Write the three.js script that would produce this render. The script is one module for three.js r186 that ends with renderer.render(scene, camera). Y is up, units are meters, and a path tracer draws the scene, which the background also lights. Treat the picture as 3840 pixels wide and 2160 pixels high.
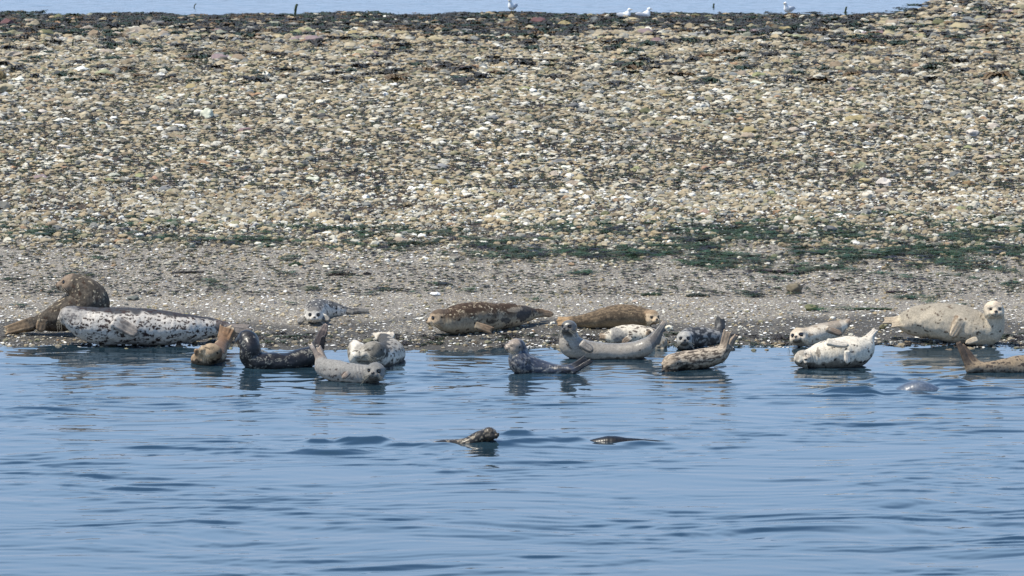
import * as THREE from 'three';
import { mergeGeometries, mergeVertices } from 'three/addons/utils/BufferGeometryUtils.js';
import { createNoise2D, createNoise3D } from 'simplex-noise';

// ---------------------------------------------------------------- camera, sky, sun, exposure
const W = 3840, H = 2160, F = 13800, HORIZON = -438;          // lens of the photograph in its own pixels
const EYE = new THREE.Vector3(0, 3.8, 30);
const PITCH = Math.atan((H / 2 - HORIZON) / F);
const scene = new THREE.Scene();
const camera = new THREE.PerspectiveCamera(2 * Math.atan(H / 2 / F) * 180 / Math.PI, W / H, 0.5, 6000);
camera.position.copy(EYE);
camera.rotation.set(-PITCH, 0, 0);
camera.focus = 30.2; camera.userData.fStop = 14;
camera.updateMatrixWorld(true);

const renderer = new THREE.WebGLRenderer({ antialias: true });
renderer.toneMapping = THREE.LinearToneMapping;
renderer.toneMappingExposure = 1.08;
renderer.shadowMap.enabled = true;

function skyTexture() {                                        // clear summer sky: pale at the horizon, blue above
  const w = 256, h = 256, d = new Float32Array(w * h * 4);
  const hz = [0.52, 0.68, 0.94], low = [0.56, 0.85, 1.27], mid = [0.13, 0.28, 0.62], zen = [0.04, 0.10, 0.30];
  for (let j = 0; j < h; j++) {
    const el = Math.max(0, ((j + 0.5) / h - 0.5) * 180);
    const c = [0, 1, 2].map((k) => {
      const s = (a, b) => { const t = Math.min(1, Math.max(0, (el - a) / (b - a))); return t * t * (3 - 2 * t); };
      let v = hz[k]; v += (low[k] - v) * s(2, 16); v += (mid[k] - v) * s(14, 34); v += (zen[k] - v) * s(38, 90); return v;
    });
    for (let i = 0; i < w; i++) d.set([c[0], c[1], c[2], 1], (j * w + i) * 4);
  }
  const t = new THREE.DataTexture(d, w, h, THREE.RGBAFormat, THREE.FloatType);
  t.mapping = THREE.EquirectangularReflectionMapping; t.magFilter = t.minFilter = THREE.LinearFilter; t.needsUpdate = true;
  return t;
}
scene.background = skyTexture();
scene.environment = scene.background;

const SUN = new THREE.Vector3(-0.46, 1.0, 0.12).normalize();
const sun = new THREE.DirectionalLight(new THREE.Color(1.0, 0.94, 0.82), 5.0);
sun.position.copy(SUN).multiplyScalar(60); sun.target.position.set(0, 0, 0);
sun.castShadow = true; sun.shadow.mapSize.set(4096, 4096);
Object.assign(sun.shadow.camera, { left: -20, right: 20, top: 60, bottom: -60, near: 1, far: 250 });
scene.add(sun, sun.target);

// ---------------------------------------------------------------- helpers
function rng(seed) { let a = seed >>> 0; return () => { a = (a + 0x6D2B79F5) | 0; let t = Math.imul(a ^ (a >>> 15), 1 | a); t = (t + Math.imul(t ^ (t >>> 7), 61 | t)) ^ t; return ((t ^ (t >>> 14)) >>> 0) / 4294967296; }; }
const N2 = createNoise2D(rng(11)), N3 = createNoise3D(rng(12));
const clamp = (x, a = 0, b = 1) => Math.min(b, Math.max(a, x));
const mix = (a, b, t) => a + (b - a) * t;
const mix3 = (a, b, t) => [a[0] + (b[0] - a[0]) * t, a[1] + (b[1] - a[1]) * t, a[2] + (b[2] - a[2]) * t];
const sstep = (a, b, x) => { const t = clamp((x - a) / (b - a)); return t * t * (3 - 2 * t); };
const V3 = (...a) => new THREE.Vector3(...a);
const used = {};
function numbered(name) { const n = used[name] = (used[name] ?? -1) + 1; return n ? `${name}_${String(n).padStart(3, '0')}` : name; }
function shadows(o) { o.traverse((m) => { if (m.isMesh) m.castShadow = m.receiveShadow = true; }); return o; }
function place(o, name, data) { o.name = numbered(name); Object.assign(o.userData, data); scene.add(shadows(o)); return o; }
function part(parent, name, geometry, material) { const m = new THREE.Mesh(geometry, material); const k = '#' + parent.name + name; m.name = numbered2(k, name); parent.add(m); return m; }
function numbered2(k, name) { const n = used[k] = (used[k] ?? -1) + 1; return n ? `${name}_${String(n).padStart(3, '0')}` : name; }

const CP = Math.cos(PITCH), SP = Math.sin(PITCH);
function rayOf(X, Y) { const a = (X - W / 2) / F, b = -(Y - H / 2) / F; return V3(a, b * CP - SP, -CP - b * SP); }
function atZ(X, Y, z) { const r = rayOf(X, Y); return EYE.clone().addScaledVector(r, (z - EYE.z) / r.z); }
function toPixel(x, y, z) { const dx = x - EYE.x, dy = y - EYE.y, dz = z - EYE.z; const u = dy * CP - dz * SP, w = -dy * SP - dz * CP; return [W / 2 + F * dx / w, H / 2 - F * u / w, w]; }

// ---------------------------------------------------------------- terrain
const PROFILE = [[-40, -3], [-12, -0.9], [-2, -0.11], [0, 0], [2.5, 0.085], [6, 0.17], [15, 0.30], [30, 0.40], [44, 0.38], [58, 0.23], [73.5, 0], [95, -0.6], [200, -3]];
function profile(d) {
  let i = 0; while (i < PROFILE.length - 2 && d > PROFILE[i + 1][0]) i++;
  const p = (k) => PROFILE[clamp(k, 0, PROFILE.length - 1)], a = p(i), b = p(i + 1);
  const t = clamp((d - a[0]) / (b[0] - a[0])), s0 = (b[1] - p(i - 1)[1]) / (b[0] - p(i - 1)[0] || 1), s1 = (p(i + 2)[1] - a[1]) / (p(i + 2)[0] - a[0] || 1), L = b[0] - a[0];
  const t2 = t * t, t3 = t2 * t;
  return (2 * t3 - 3 * t2 + 1) * a[1] + (t3 - 2 * t2 + t) * L * s0 + (-2 * t3 + 3 * t2) * b[1] + (t3 - t2) * L * s1;
}
function ground(x, z) {
  let d = -0.15 - z + 0.30 * N2(x * 0.35, 3.1) + 0.13 * N2(x * 1.5, 9.1) + 0.05 * N2(x * 5, 1.1) - 0.28 * sstep(0.5, 4, x) + 0.25 * sstep(2.6, 4.2, x);
  if (d > 50) d -= (sstep(10.2, 14.6, x) * 17 + 1.6 * N2(x * 0.25, 7.7)) * sstep(50, 72, d);
  return profile(d) + (d > 0 ? 0.012 * N2(x * 0.9, z * 0.6) * sstep(0, 3, d) + 0.03 * N2(x * 0.22, z * 0.13) * sstep(3, 12, d) : 0);
}
function groundHit(X, Y, level) {                              // where the ray of a pixel meets the ground, or the water at y = 0
  const r = rayOf(X, Y); if (level !== undefined) return EYE.clone().addScaledVector(r, (level - EYE.y) / r.y);
  let t = 15; for (; t < 140; t += 0.05) { const p = EYE.clone().addScaledVector(r, t); if (p.y < Math.max(-0.02, ground(p.x, p.z))) break; }
  for (let k = 0; k < 12; k++) { const p = EYE.clone().addScaledVector(r, t - 0.05 / 2 ** (k + 1)); if (p.y < Math.max(-0.02, ground(p.x, p.z))) t -= 0.05 / 2 ** (k + 1); }
  return EYE.clone().addScaledVector(r, t);
}
// ---------------------------------------------------------------- beach
function axis(parts) { const a = []; for (const [from, to, step] of parts) { const n = Math.max(1, Math.round((to - from) / step)); for (let i = 0; i < n; i++) a.push(from + (to - from) * i / n); } a.push(parts.at(-1)[1]); return a; }
function sheet(xs, zs, height, extra) {
  const n = xs.length, m = zs.length, pos = new Float32Array(n * m * 3), uv = new Float32Array(n * m * 2), col = extra ? new Float32Array(n * m * 3) : null, idx = new Uint32Array((n - 1) * (m - 1) * 6);
  let k = 0, q = 0;
  for (let j = 0; j < m; j++) for (let i = 0; i < n; i++, k++) {
    const x = xs[i], z = zs[j], y = height(x, z); pos.set([x, y, z], k * 3); uv.set([x, z], k * 2);
    if (col) col.set(extra(x, y, z), k * 3);
    if (i < n - 1 && j < m - 1) { idx.set([k, k + n, k + 1, k + 1, k + n, k + n + 1], q); q += 6; }
  }
  const g = new THREE.BufferGeometry();
  g.setAttribute('position', new THREE.BufferAttribute(pos, 3)); g.setAttribute('uv', new THREE.BufferAttribute(uv, 2));
  if (col) g.setAttribute('color', new THREE.BufferAttribute(col, 3));
  g.setIndex(new THREE.BufferAttribute(idx, 1)); g.computeVertexNormals(); return g;
}
function gravelTextures() {                                    // grey sand, dark grit and shell crumbs
  const S = 1024, C = 170, r = rng(5), col = new Uint8Array(S * S * 4), hgt = new Uint8Array(S * S * 4), pts = [];
  for (let i = 0; i < C * C; i++) { const u = r(), b = 0.55 + 0.5 * r(); pts.push([r(), r(), r(), u < 0.10 ? [232, 228, 214] : u < 0.22 ? [165 * b, 148 * b, 112 * b] : u < 0.32 ? [98 * b, 100 * b, 102 * b] : [156 * b, 152 * b, 146 * b]]); }
  for (let y = 0; y < S; y++) for (let x = 0; x < S; x++) {
    const u = x / S * C, v = y / S * C, cu = Math.floor(u), cv = Math.floor(v); let best = 9, bp = null;
    for (let dj = -1; dj <= 1; dj++) for (let di = -1; di <= 1; di++) { const p = pts[((cv + dj + C) % C) * C + (cu + di + C) % C]; const d = Math.hypot(cu + di + p[0] - u, cv + dj + p[1] - v) / (0.35 + 0.65 * p[2]); if (d < best) { best = d; bp = p; } }
    const g = 0.82 + 0.3 * r(), k = (y * S + x) * 4, inside = best < 0.62;
    const c = inside ? bp[3] : [128, 124, 118];
    col.set([clamp(c[0] * g, 0, 255), clamp(c[1] * g, 0, 255), clamp(c[2] * g, 0, 255), 255], k);
    const hh = clamp((inside ? 255 * Math.sqrt(1 - best / 0.63) : 20) * bp[2] + 25 * r(), 0, 255); hgt.set([hh, hh, hh, 255], k);
  }
  const make = (d, srgb) => { const t = new THREE.DataTexture(d, S, S, THREE.RGBAFormat); t.wrapS = t.wrapT = THREE.RepeatWrapping; t.magFilter = THREE.LinearFilter; t.minFilter = THREE.LinearMipmapLinearFilter; t.repeat.set(1 / 2.3, 1 / 2.3); if (srgb) t.colorSpace = THREE.SRGBColorSpace; t.needsUpdate = true; return t; };
  return [make(col, true), make(hgt, false)];
}
// How the shore changes from the water's edge up: rows of the photograph turned into how far up the beach a place lies.
function rowOf(x, z) { return toPixel(x, ground(x, z), z)[1]; }
function darkPatch(x, z, Y) {                                  // damp, weedy streaks that lie along the beach
  const n = N2(x * 0.12 + 4, z * 0.22) + 0.5 * N2(x * 0.4, z * 0.5 + 20);
  const X = toPixel(x, ground(x, z), z)[0] / W;
  let a = sstep(165, 90, Y - 50 * N2(x * 0.12, 2)) * 1.0;                                           // weed on the far edge
  if (X > 0.68) a *= 1 - 0.8 * sstep(0.68, 0.9, X);
  a = Math.max(a, sstep(60, 0, Math.abs(Y - 300)) * sstep(0.55, 0.3, X) * sstep(-0.2, 0.6, n) * 0.6);    // brown band, left
  a = Math.max(a, sstep(28, 6, Math.abs(Y - 436 - 10 * n)) * sstep(0.52, 0.42, X) * 0.75);
  a = Math.max(a, sstep(110, 10, Math.abs(Y - 250 - 120 * (X - 0.8))) * sstep(0.62, 0.85, X) * sstep(-0.1, 0.7, n) * 0.8);  // dark band, right
  a = Math.max(a, sstep(130, 20, Math.abs(Y - 430)) * sstep(0.8, 1.0, X) * sstep(-0.2, 0.8, n) * 0.7);
  return a;
}
function algae(x, z, Y) {                                      // share of ground under green weed
  const X = toPixel(x, ground(x, z), z)[0] / W;
  const mid = mix(868, 915, sstep(0.1, 0.7, X)), half = mix(42, 95, sstep(0.25, 0.75, X));
  const n = 0.8 * N2(x * 0.8, z * 0.7 + 3) + 0.8 * N2(x * 2.2, z * 2.6);
  const bandv = sstep(1.5, 0.2, Math.abs(Y - mid) / half);
  return bandv * sstep(-0.2, 0.9, n + 0.3 * sstep(0.4, 0.8, X)) + 0.35 * sstep(0.75, 1.2, n) * (Y > 780 && Y < 1180 ? 1 : 0);
}
const [gravelMap, gravelBump] = gravelTextures();
const beachMaterial = new THREE.MeshStandardMaterial({ map: gravelMap, bumpMap: gravelBump, bumpScale: 0.004, roughness: 0.95, vertexColors: true });
const beach = new THREE.Mesh(sheet(
  axis([[-160, -22, 12], [-22, -6, 0.4], [-6, 6, 0.08], [6, 22, 0.4], [22, 160, 12]]),
  axis([[-190, -110, 8], [-110, -40, 0.7], [-40, -12, 0.25], [-12, 1.2, 0.08], [1.2, 12, 0.6], [12, 40, 4]]), ground,
  (x, y, z) => {
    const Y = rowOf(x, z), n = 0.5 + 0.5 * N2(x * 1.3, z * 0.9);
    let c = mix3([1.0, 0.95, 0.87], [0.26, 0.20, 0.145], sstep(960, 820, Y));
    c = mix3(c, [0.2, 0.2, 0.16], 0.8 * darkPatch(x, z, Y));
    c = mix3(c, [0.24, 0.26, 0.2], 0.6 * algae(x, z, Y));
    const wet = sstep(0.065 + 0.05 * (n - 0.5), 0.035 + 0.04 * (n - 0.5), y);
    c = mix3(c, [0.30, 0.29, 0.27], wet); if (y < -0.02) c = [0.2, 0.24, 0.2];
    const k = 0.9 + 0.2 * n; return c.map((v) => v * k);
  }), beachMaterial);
place(beach, 'beach', { kind: 'structure', label: 'grey sand and shell beach rising to a stony spit' });

// ---------------------------------------------------------------- water
const waveList = [];
{
  const r = rng(77);
  for (let i = 0; i < 96; i++) {
    const lam = 0.075 * Math.pow(10, Math.pow(r(), 1.3)), th = (r() + r() + r() - 1.5) * 0.5, s = 0.0122 * Math.pow(0.32 / Math.max(lam, 0.2), 0.35) * (0.6 + 0.8 * r());
    const k = 2 * Math.PI / lam; waveList.push([k * Math.sin(th), k * Math.cos(th), s / k, r() * 6.283]);
  }
}
const rings = [], ridges = [];                                 // filled in below, from the animals
function ridge(v, x0, x1, y, amp, sz = 0.1, tilt = 0) { const X = (a) => v[0] + a / v[2], Y = v[1] + y / v[2]; const a = groundHit(X(x0), Y, 0), b = groundHit(X(x1), Y + tilt / v[2], 0); ridges.push([a.x, a.z, b.x, b.z, amp * 0.8, sz]); }
function wave(x, z) {
  const wx = x + 0.25 * N2(x * 0.5, z * 0.4), wz = z + 0.16 * N2(x * 0.45 + 8, z * 0.7);
  let y = 0; for (const [kx, kz, a, p] of waveList) y += a * Math.sin(kx * wx + kz * wz + p);
  y *= 0.75 + 0.45 * N2(x * 0.33, z * 0.5 + 40);
  for (const [cx, cz, A, lam, dec] of rings) { const d = Math.hypot(x - cx, (z - cz)); if (d < dec * 5) y += A * Math.cos(d / lam * 6.283) * Math.exp(-d / dec) * sstep(0.02, 0.3, d); }
  for (const [ax, az, bx, bz, A, s] of ridges) {
    const t = clamp((x - ax) / (bx - ax)), c = az + (bz - az) * t, e = Math.min(1, 4 * t * (1 - t) * 1.3), dz = (z - c - 0.04 * N2(x * 3, c)) / s;
    if (Math.abs(dz) < 3.5 && x > ax && x < bx) y += A * e * Math.exp(-dz * dz);
  }
  const shore = sstep(-0.9, 1.6, z), side = sstep(5.6, 4.6, Math.abs(x)) * sstep(11.6, 10.9, z);
  return y * mix(0.35, 1, shore) * side;
}
// ---------------------------------------------------------------- animal bodies: one smooth surface round a skeleton
function surface(f, lo, hi, h) {                               // naive surface nets, looking only near the surface
  const n = [0, 1, 2].map((k) => Math.ceil((hi[k] - lo[k]) / h / 4) * 4 + 1), sx = 1, sy = n[0], sz = n[0] * n[1];
  const val = new Float32Array(n[0] * n[1] * n[2]).fill(NaN), vid = new Int32Array(val.length).fill(-1), B = 4, cells = [];
  const nb = n.map((v) => (v - 1) / B), diag = B * h * 0.866 * 1.5 + h;
  for (let bz = 0; bz < nb[2]; bz++) for (let by = 0; by < nb[1]; by++) for (let bx = 0; bx < nb[0]; bx++) {
    if (Math.abs(f(lo[0] + (bx + 0.5) * B * h, lo[1] + (by + 0.5) * B * h, lo[2] + (bz + 0.5) * B * h)) > diag) continue;
    for (let k = 0; k <= B; k++) for (let j = 0; j <= B; j++) for (let i = 0; i <= B; i++) {
      const X = bx * B + i, Y = by * B + j, Z = bz * B + k, q = X + Y * sy + Z * sz;
      if (val[q] !== val[q]) val[q] = f(lo[0] + X * h, lo[1] + Y * h, lo[2] + Z * h);
      if (i < B && j < B && k < B) cells.push(q);
    }
  }
  const pos = [], idx = [], off = [0, sx, sy, sx + sy, sz, sx + sz, sy + sz, sx + sy + sz];
  const edges = [[0, 1], [2, 3], [4, 5], [6, 7], [0, 2], [1, 3], [4, 6], [5, 7], [0, 4], [1, 5], [2, 6], [3, 7]];
  for (const q of cells) {
    let m = 0; for (let c = 0; c < 8; c++) if (val[q + off[c]] < 0) m |= 1 << c;
    if (m === 0 || m === 255) continue;
    let px = 0, py = 0, pz = 0, w = 0;
    for (const [a, b] of edges) { const va = val[q + off[a]], vb = val[q + off[b]]; if ((va < 0) === (vb < 0)) continue; const t = va / (va - vb); px += (a & 1) + ((b & 1) - (a & 1)) * t; py += ((a >> 1) & 1) + (((b >> 1) & 1) - ((a >> 1) & 1)) * t; pz += (a >> 2) + ((b >> 2) - (a >> 2)) * t; w++; }
    const X = q % sy, Y = Math.floor(q / sy) % n[1], Z = Math.floor(q / sz);
    vid[q] = pos.length / 3; pos.push(lo[0] + (X + px / w) * h, lo[1] + (Y + py / w) * h, lo[2] + (Z + pz / w) * h);
  }
  const dirs = [[sx, sy, sz], [sy, sz, sx], [sz, sx, sy]];
  for (const q of cells) for (const [d, u, v] of dirs) {
    const a = val[q], b = val[q + d]; if (!((a < 0) !== (b < 0)) || b !== b) continue;
    if (q - u - v < 0) continue;
    const i0 = vid[q], i1 = vid[q - u], i2 = vid[q - u - v], i3 = vid[q - v]; if (i0 < 0 || i1 < 0 || i2 < 0 || i3 < 0) continue;
    if (a < 0) idx.push(i0, i1, i2, i0, i2, i3); else idx.push(i0, i2, i1, i0, i3, i2);
  }
  const nor = new Float32Array(pos.length), e = h * 0.6;
  for (let k = 0; k < pos.length; k += 3) for (let pass = 0; pass < 2; pass++) {
    const x = pos[k], y = pos[k + 1], z = pos[k + 2];
    const a = f(x + e, y - e, z - e), b = f(x - e, y - e, z + e), c = f(x - e, y + e, z - e), d = f(x + e, y + e, z + e);
    let gx = a - b - c + d, gy = -a - b + c + d, gz = -a + b - c + d; const L = Math.hypot(gx, gy, gz) || 1, g = L / (4 * e);
    gx /= L; gy /= L; gz /= L;
    if (!pass) { const s = clamp((a + b + c + d) / 4 / Math.max(g, 0.5), -h * 0.5, h * 0.5); pos[k] -= gx * s; pos[k + 1] -= gy * s; pos[k + 2] -= gz * s; } else nor.set([gx, gy, gz], k);
  }
  const g = new THREE.BufferGeometry();
  g.setAttribute('position', new THREE.BufferAttribute(new Float32Array(pos), 3)); g.setAttribute('normal', new THREE.BufferAttribute(nor, 3));
  g.setIndex(idx); return g;
}
function smin(a, b, k) { const h = Math.max(k - Math.abs(a - b), 0) / k; return Math.min(a, b) - h * h * k * 0.25; }
function union(prims, cuts = []) {
  return (x, y, z) => {
    let d = 1e3;
    for (const p of prims) { const bd = Math.hypot(x - p.c.x, y - p.c.y, z - p.c.z) - p.br; if (bd > d + p.k) continue; const e = bd > 0.25 ? bd + 0.02 : p.f(x, y, z); d = smin(d, e, p.k); }
    for (const p of cuts) { const bd = Math.hypot(x - p.c.x, y - p.c.y, z - p.c.z) - p.br; if (bd > 0.1) continue; d = -smin(-d, p.f(x, y, z), p.k); }
    return d;
  };
}
function spinePrim(pts, k, zs) {                               // pts: {p, r}; smoothed into a chain of tapered pieces
  const P = (i) => pts[clamp(i, 0, pts.length - 1)], ch = [];
  for (let i = 0; i < pts.length - 1; i++) for (let s = 0; s < 5; s++) {
    const t = s / 5, q = (f) => { const a = f(P(i - 1)), b = f(P(i)), c = f(P(i + 1)), d = f(P(i + 2)); return 0.5 * (2 * b + (c - a) * t + (2 * a - 5 * b + 4 * c - d) * t * t + (3 * b - a - 3 * c + d) * t * t * t); };
    ch.push([q((o) => o.p.x), q((o) => o.p.y), q((o) => o.p.z), q((o) => o.r)]);
  }
  const l = pts.at(-1); ch.push([l.p.x, l.p.y, l.p.z, l.r]);
  const len = [0]; for (let i = 1; i < ch.length; i++) len.push(len[i - 1] + Math.hypot(ch[i][0] - ch[i - 1][0], ch[i][1] - ch[i - 1][1], ch[i][2] - ch[i - 1][2]));
  const box = new THREE.Box3(); for (const c of ch) box.expandByPoint(V3(c[0], c[1], c[2]));
  const c = box.getCenter(V3()), br = Math.max(...ch.map((q) => Math.hypot(q[0] - c.x, q[1] - c.y, q[2] - c.z) + q[3] * zs));
  const near = (x, y, z) => {
    let best = 1e3, s = 0, bi = 0, bt = 0;
    for (let i = 0; i < ch.length - 1; i++) {
      const a = ch[i], b = ch[i + 1], dx = b[0] - a[0], dy = b[1] - a[1], dz = b[2] - a[2];
      const t = clamp(((x - a[0]) * dx + (y - a[1]) * dy + (z - a[2]) * dz) / (dx * dx + dy * dy + dz * dz + 1e-9));
      const d = Math.hypot(x - a[0] - dx * t, y - a[1] - dy * t, (z - a[2] - dz * t) / zs) - (a[3] + (b[3] - a[3]) * t);
      if (d < best) { best = d; bi = i; bt = t; }
    }
    return [best, bi, bt];
  };
  return { c, br, k, near, ch, len, f: (x, y, z) => near(x, y, z)[0] };
}
function ball(c, rx, ry, rz, k, R, U, Fw) {                    // ellipsoid in its own frame
  const br = Math.max(rx, ry, rz);
  return { c, br, k, f: (x, y, z) => { const a = x - c.x, b = y - c.y, d = z - c.z; const u = (a * R.x + b * R.y + d * R.z) / rx, v = (a * U.x + b * U.y + d * U.z) / ry, w = (a * Fw.x + b * Fw.y + d * Fw.z) / rz; const k0 = Math.hypot(u, v, w), k1 = Math.hypot(u / rx, v / ry, w / rz) || 1e-6; return k0 < 1e-4 ? -Math.min(rx, ry, rz) : k0 * (k0 - 1) / k1; } };
}
function bladePrim(a, b, w0, w1, th, nrm, k, o = {}) {         // flipper: flat, five-toed, from root a to tip b
  const L = a.distanceTo(b), U = b.clone().sub(a).normalize(), V = V3().crossVectors(nrm, U).normalize(), N = V3().crossVectors(U, V).normalize();
  const c = a.clone().lerp(b, 0.5), br = Math.hypot(L / 2 * 1.15, Math.max(w0, w1)) + th + Math.abs(o.curl || 0), hind = o.hind ?? 0.12;
  return {
    c, br, k, blade: true, U, V, N, a, L, w0, w1, f: (x, y, z) => {
      const p = x - a.x, q = y - a.y, r = z - a.z; const u = p * U.x + q * U.y + r * U.z, t = clamp(u / L), v = p * V.x + q * V.y + r * V.z, w = p * N.x + q * N.y + r * N.z - (o.curl || 0) * t * t;
      const hw = mix(w0, w1, t) * (o.round ? Math.sqrt(Math.max(0.05, 1 - Math.pow(Math.max(0, t - 0.45) / 0.62, 2))) : 1), s = clamp(v / hw, -1, 1), toes = Math.cos(s * Math.PI * 2.5);
      const Le = L * (1 - hind + hind * s * s * (o.round ? -1 : 1) + 0.05 * Math.abs(toes)), h = th * mix(1.3, 0.75, t) * (1 + 0.12 * t * toes);
      const rr = Math.min(h * 0.9, hw * 0.5), du = Math.max(u - Le, -u - 0.25 * w0), dv = Math.abs(v) - hw, dw = Math.abs(w) - h;
      return Math.hypot(Math.max(du + rr, 0), Math.max(dv + rr, 0), Math.max(dw + rr, 0)) - rr + Math.min(Math.max(du, dv, dw) + rr, 0);
    },
  };
}
// cell spots: distance to the nearest of scattered points, each with its own size
function cells(x, y, z, seed) {
  const X = Math.floor(x), Y = Math.floor(y), Z = Math.floor(z); let best = 9, id = 0;
  for (let k = -1; k <= 1; k++) for (let j = -1; j <= 1; j++) for (let i = -1; i <= 1; i++) {
    let h = Math.imul(X + i, 374761393) ^ Math.imul(Y + j, 668265263) ^ Math.imul(Z + k, 2147483647 - 1274126177) ^ Math.imul(seed, 974711); h = Math.imul(h ^ (h >>> 13), 1274126177); h ^= h >>> 16;
    const a = (h & 1023) / 1023, b = ((h >>> 10) & 1023) / 1023, c = ((h >>> 20) & 1023) / 1023;
    const d = Math.hypot(X + i + a - x, Y + j + b - y, Z + k + c - z); if (d < best) { best = d; id = (h >>> 3) & 1023; }
  }
  return [best, id / 1023];
}
const furDry = new THREE.MeshPhysicalMaterial({ vertexColors: true, roughness: 0.9, specularIntensity: 0.3 });
const furDamp = new THREE.MeshPhysicalMaterial({ vertexColors: true, roughness: 0.65, specularIntensity: 0.45 });
const furWet = new THREE.MeshPhysicalMaterial({ vertexColors: true, roughness: 0.42, specularIntensity: 0.55, clearcoat: 0.12, clearcoatRoughness: 0.2 });
const furSoaked = new THREE.MeshPhysicalMaterial({ vertexColors: true, roughness: 0.5, clearcoat: 0.35, clearcoatRoughness: 0.3 });
const eyeMaterial = new THREE.MeshPhysicalMaterial({ color: new THREE.Color(0.012, 0.010, 0.010), roughness: 0.08, clearcoat: 1, clearcoatRoughness: 0.05 });
const noseMaterial = new THREE.MeshPhysicalMaterial({ color: new THREE.Color(0.03, 0.026, 0.026), roughness: 0.35 });
const whiskerMaterial = new THREE.MeshStandardMaterial({ color: new THREE.Color(0.42, 0.39, 0.31), roughness: 0.5 });
const eyeGeometry = new THREE.SphereGeometry(1, 16, 12), noseGeometry = new THREE.SphereGeometry(1, 14, 10);

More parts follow.
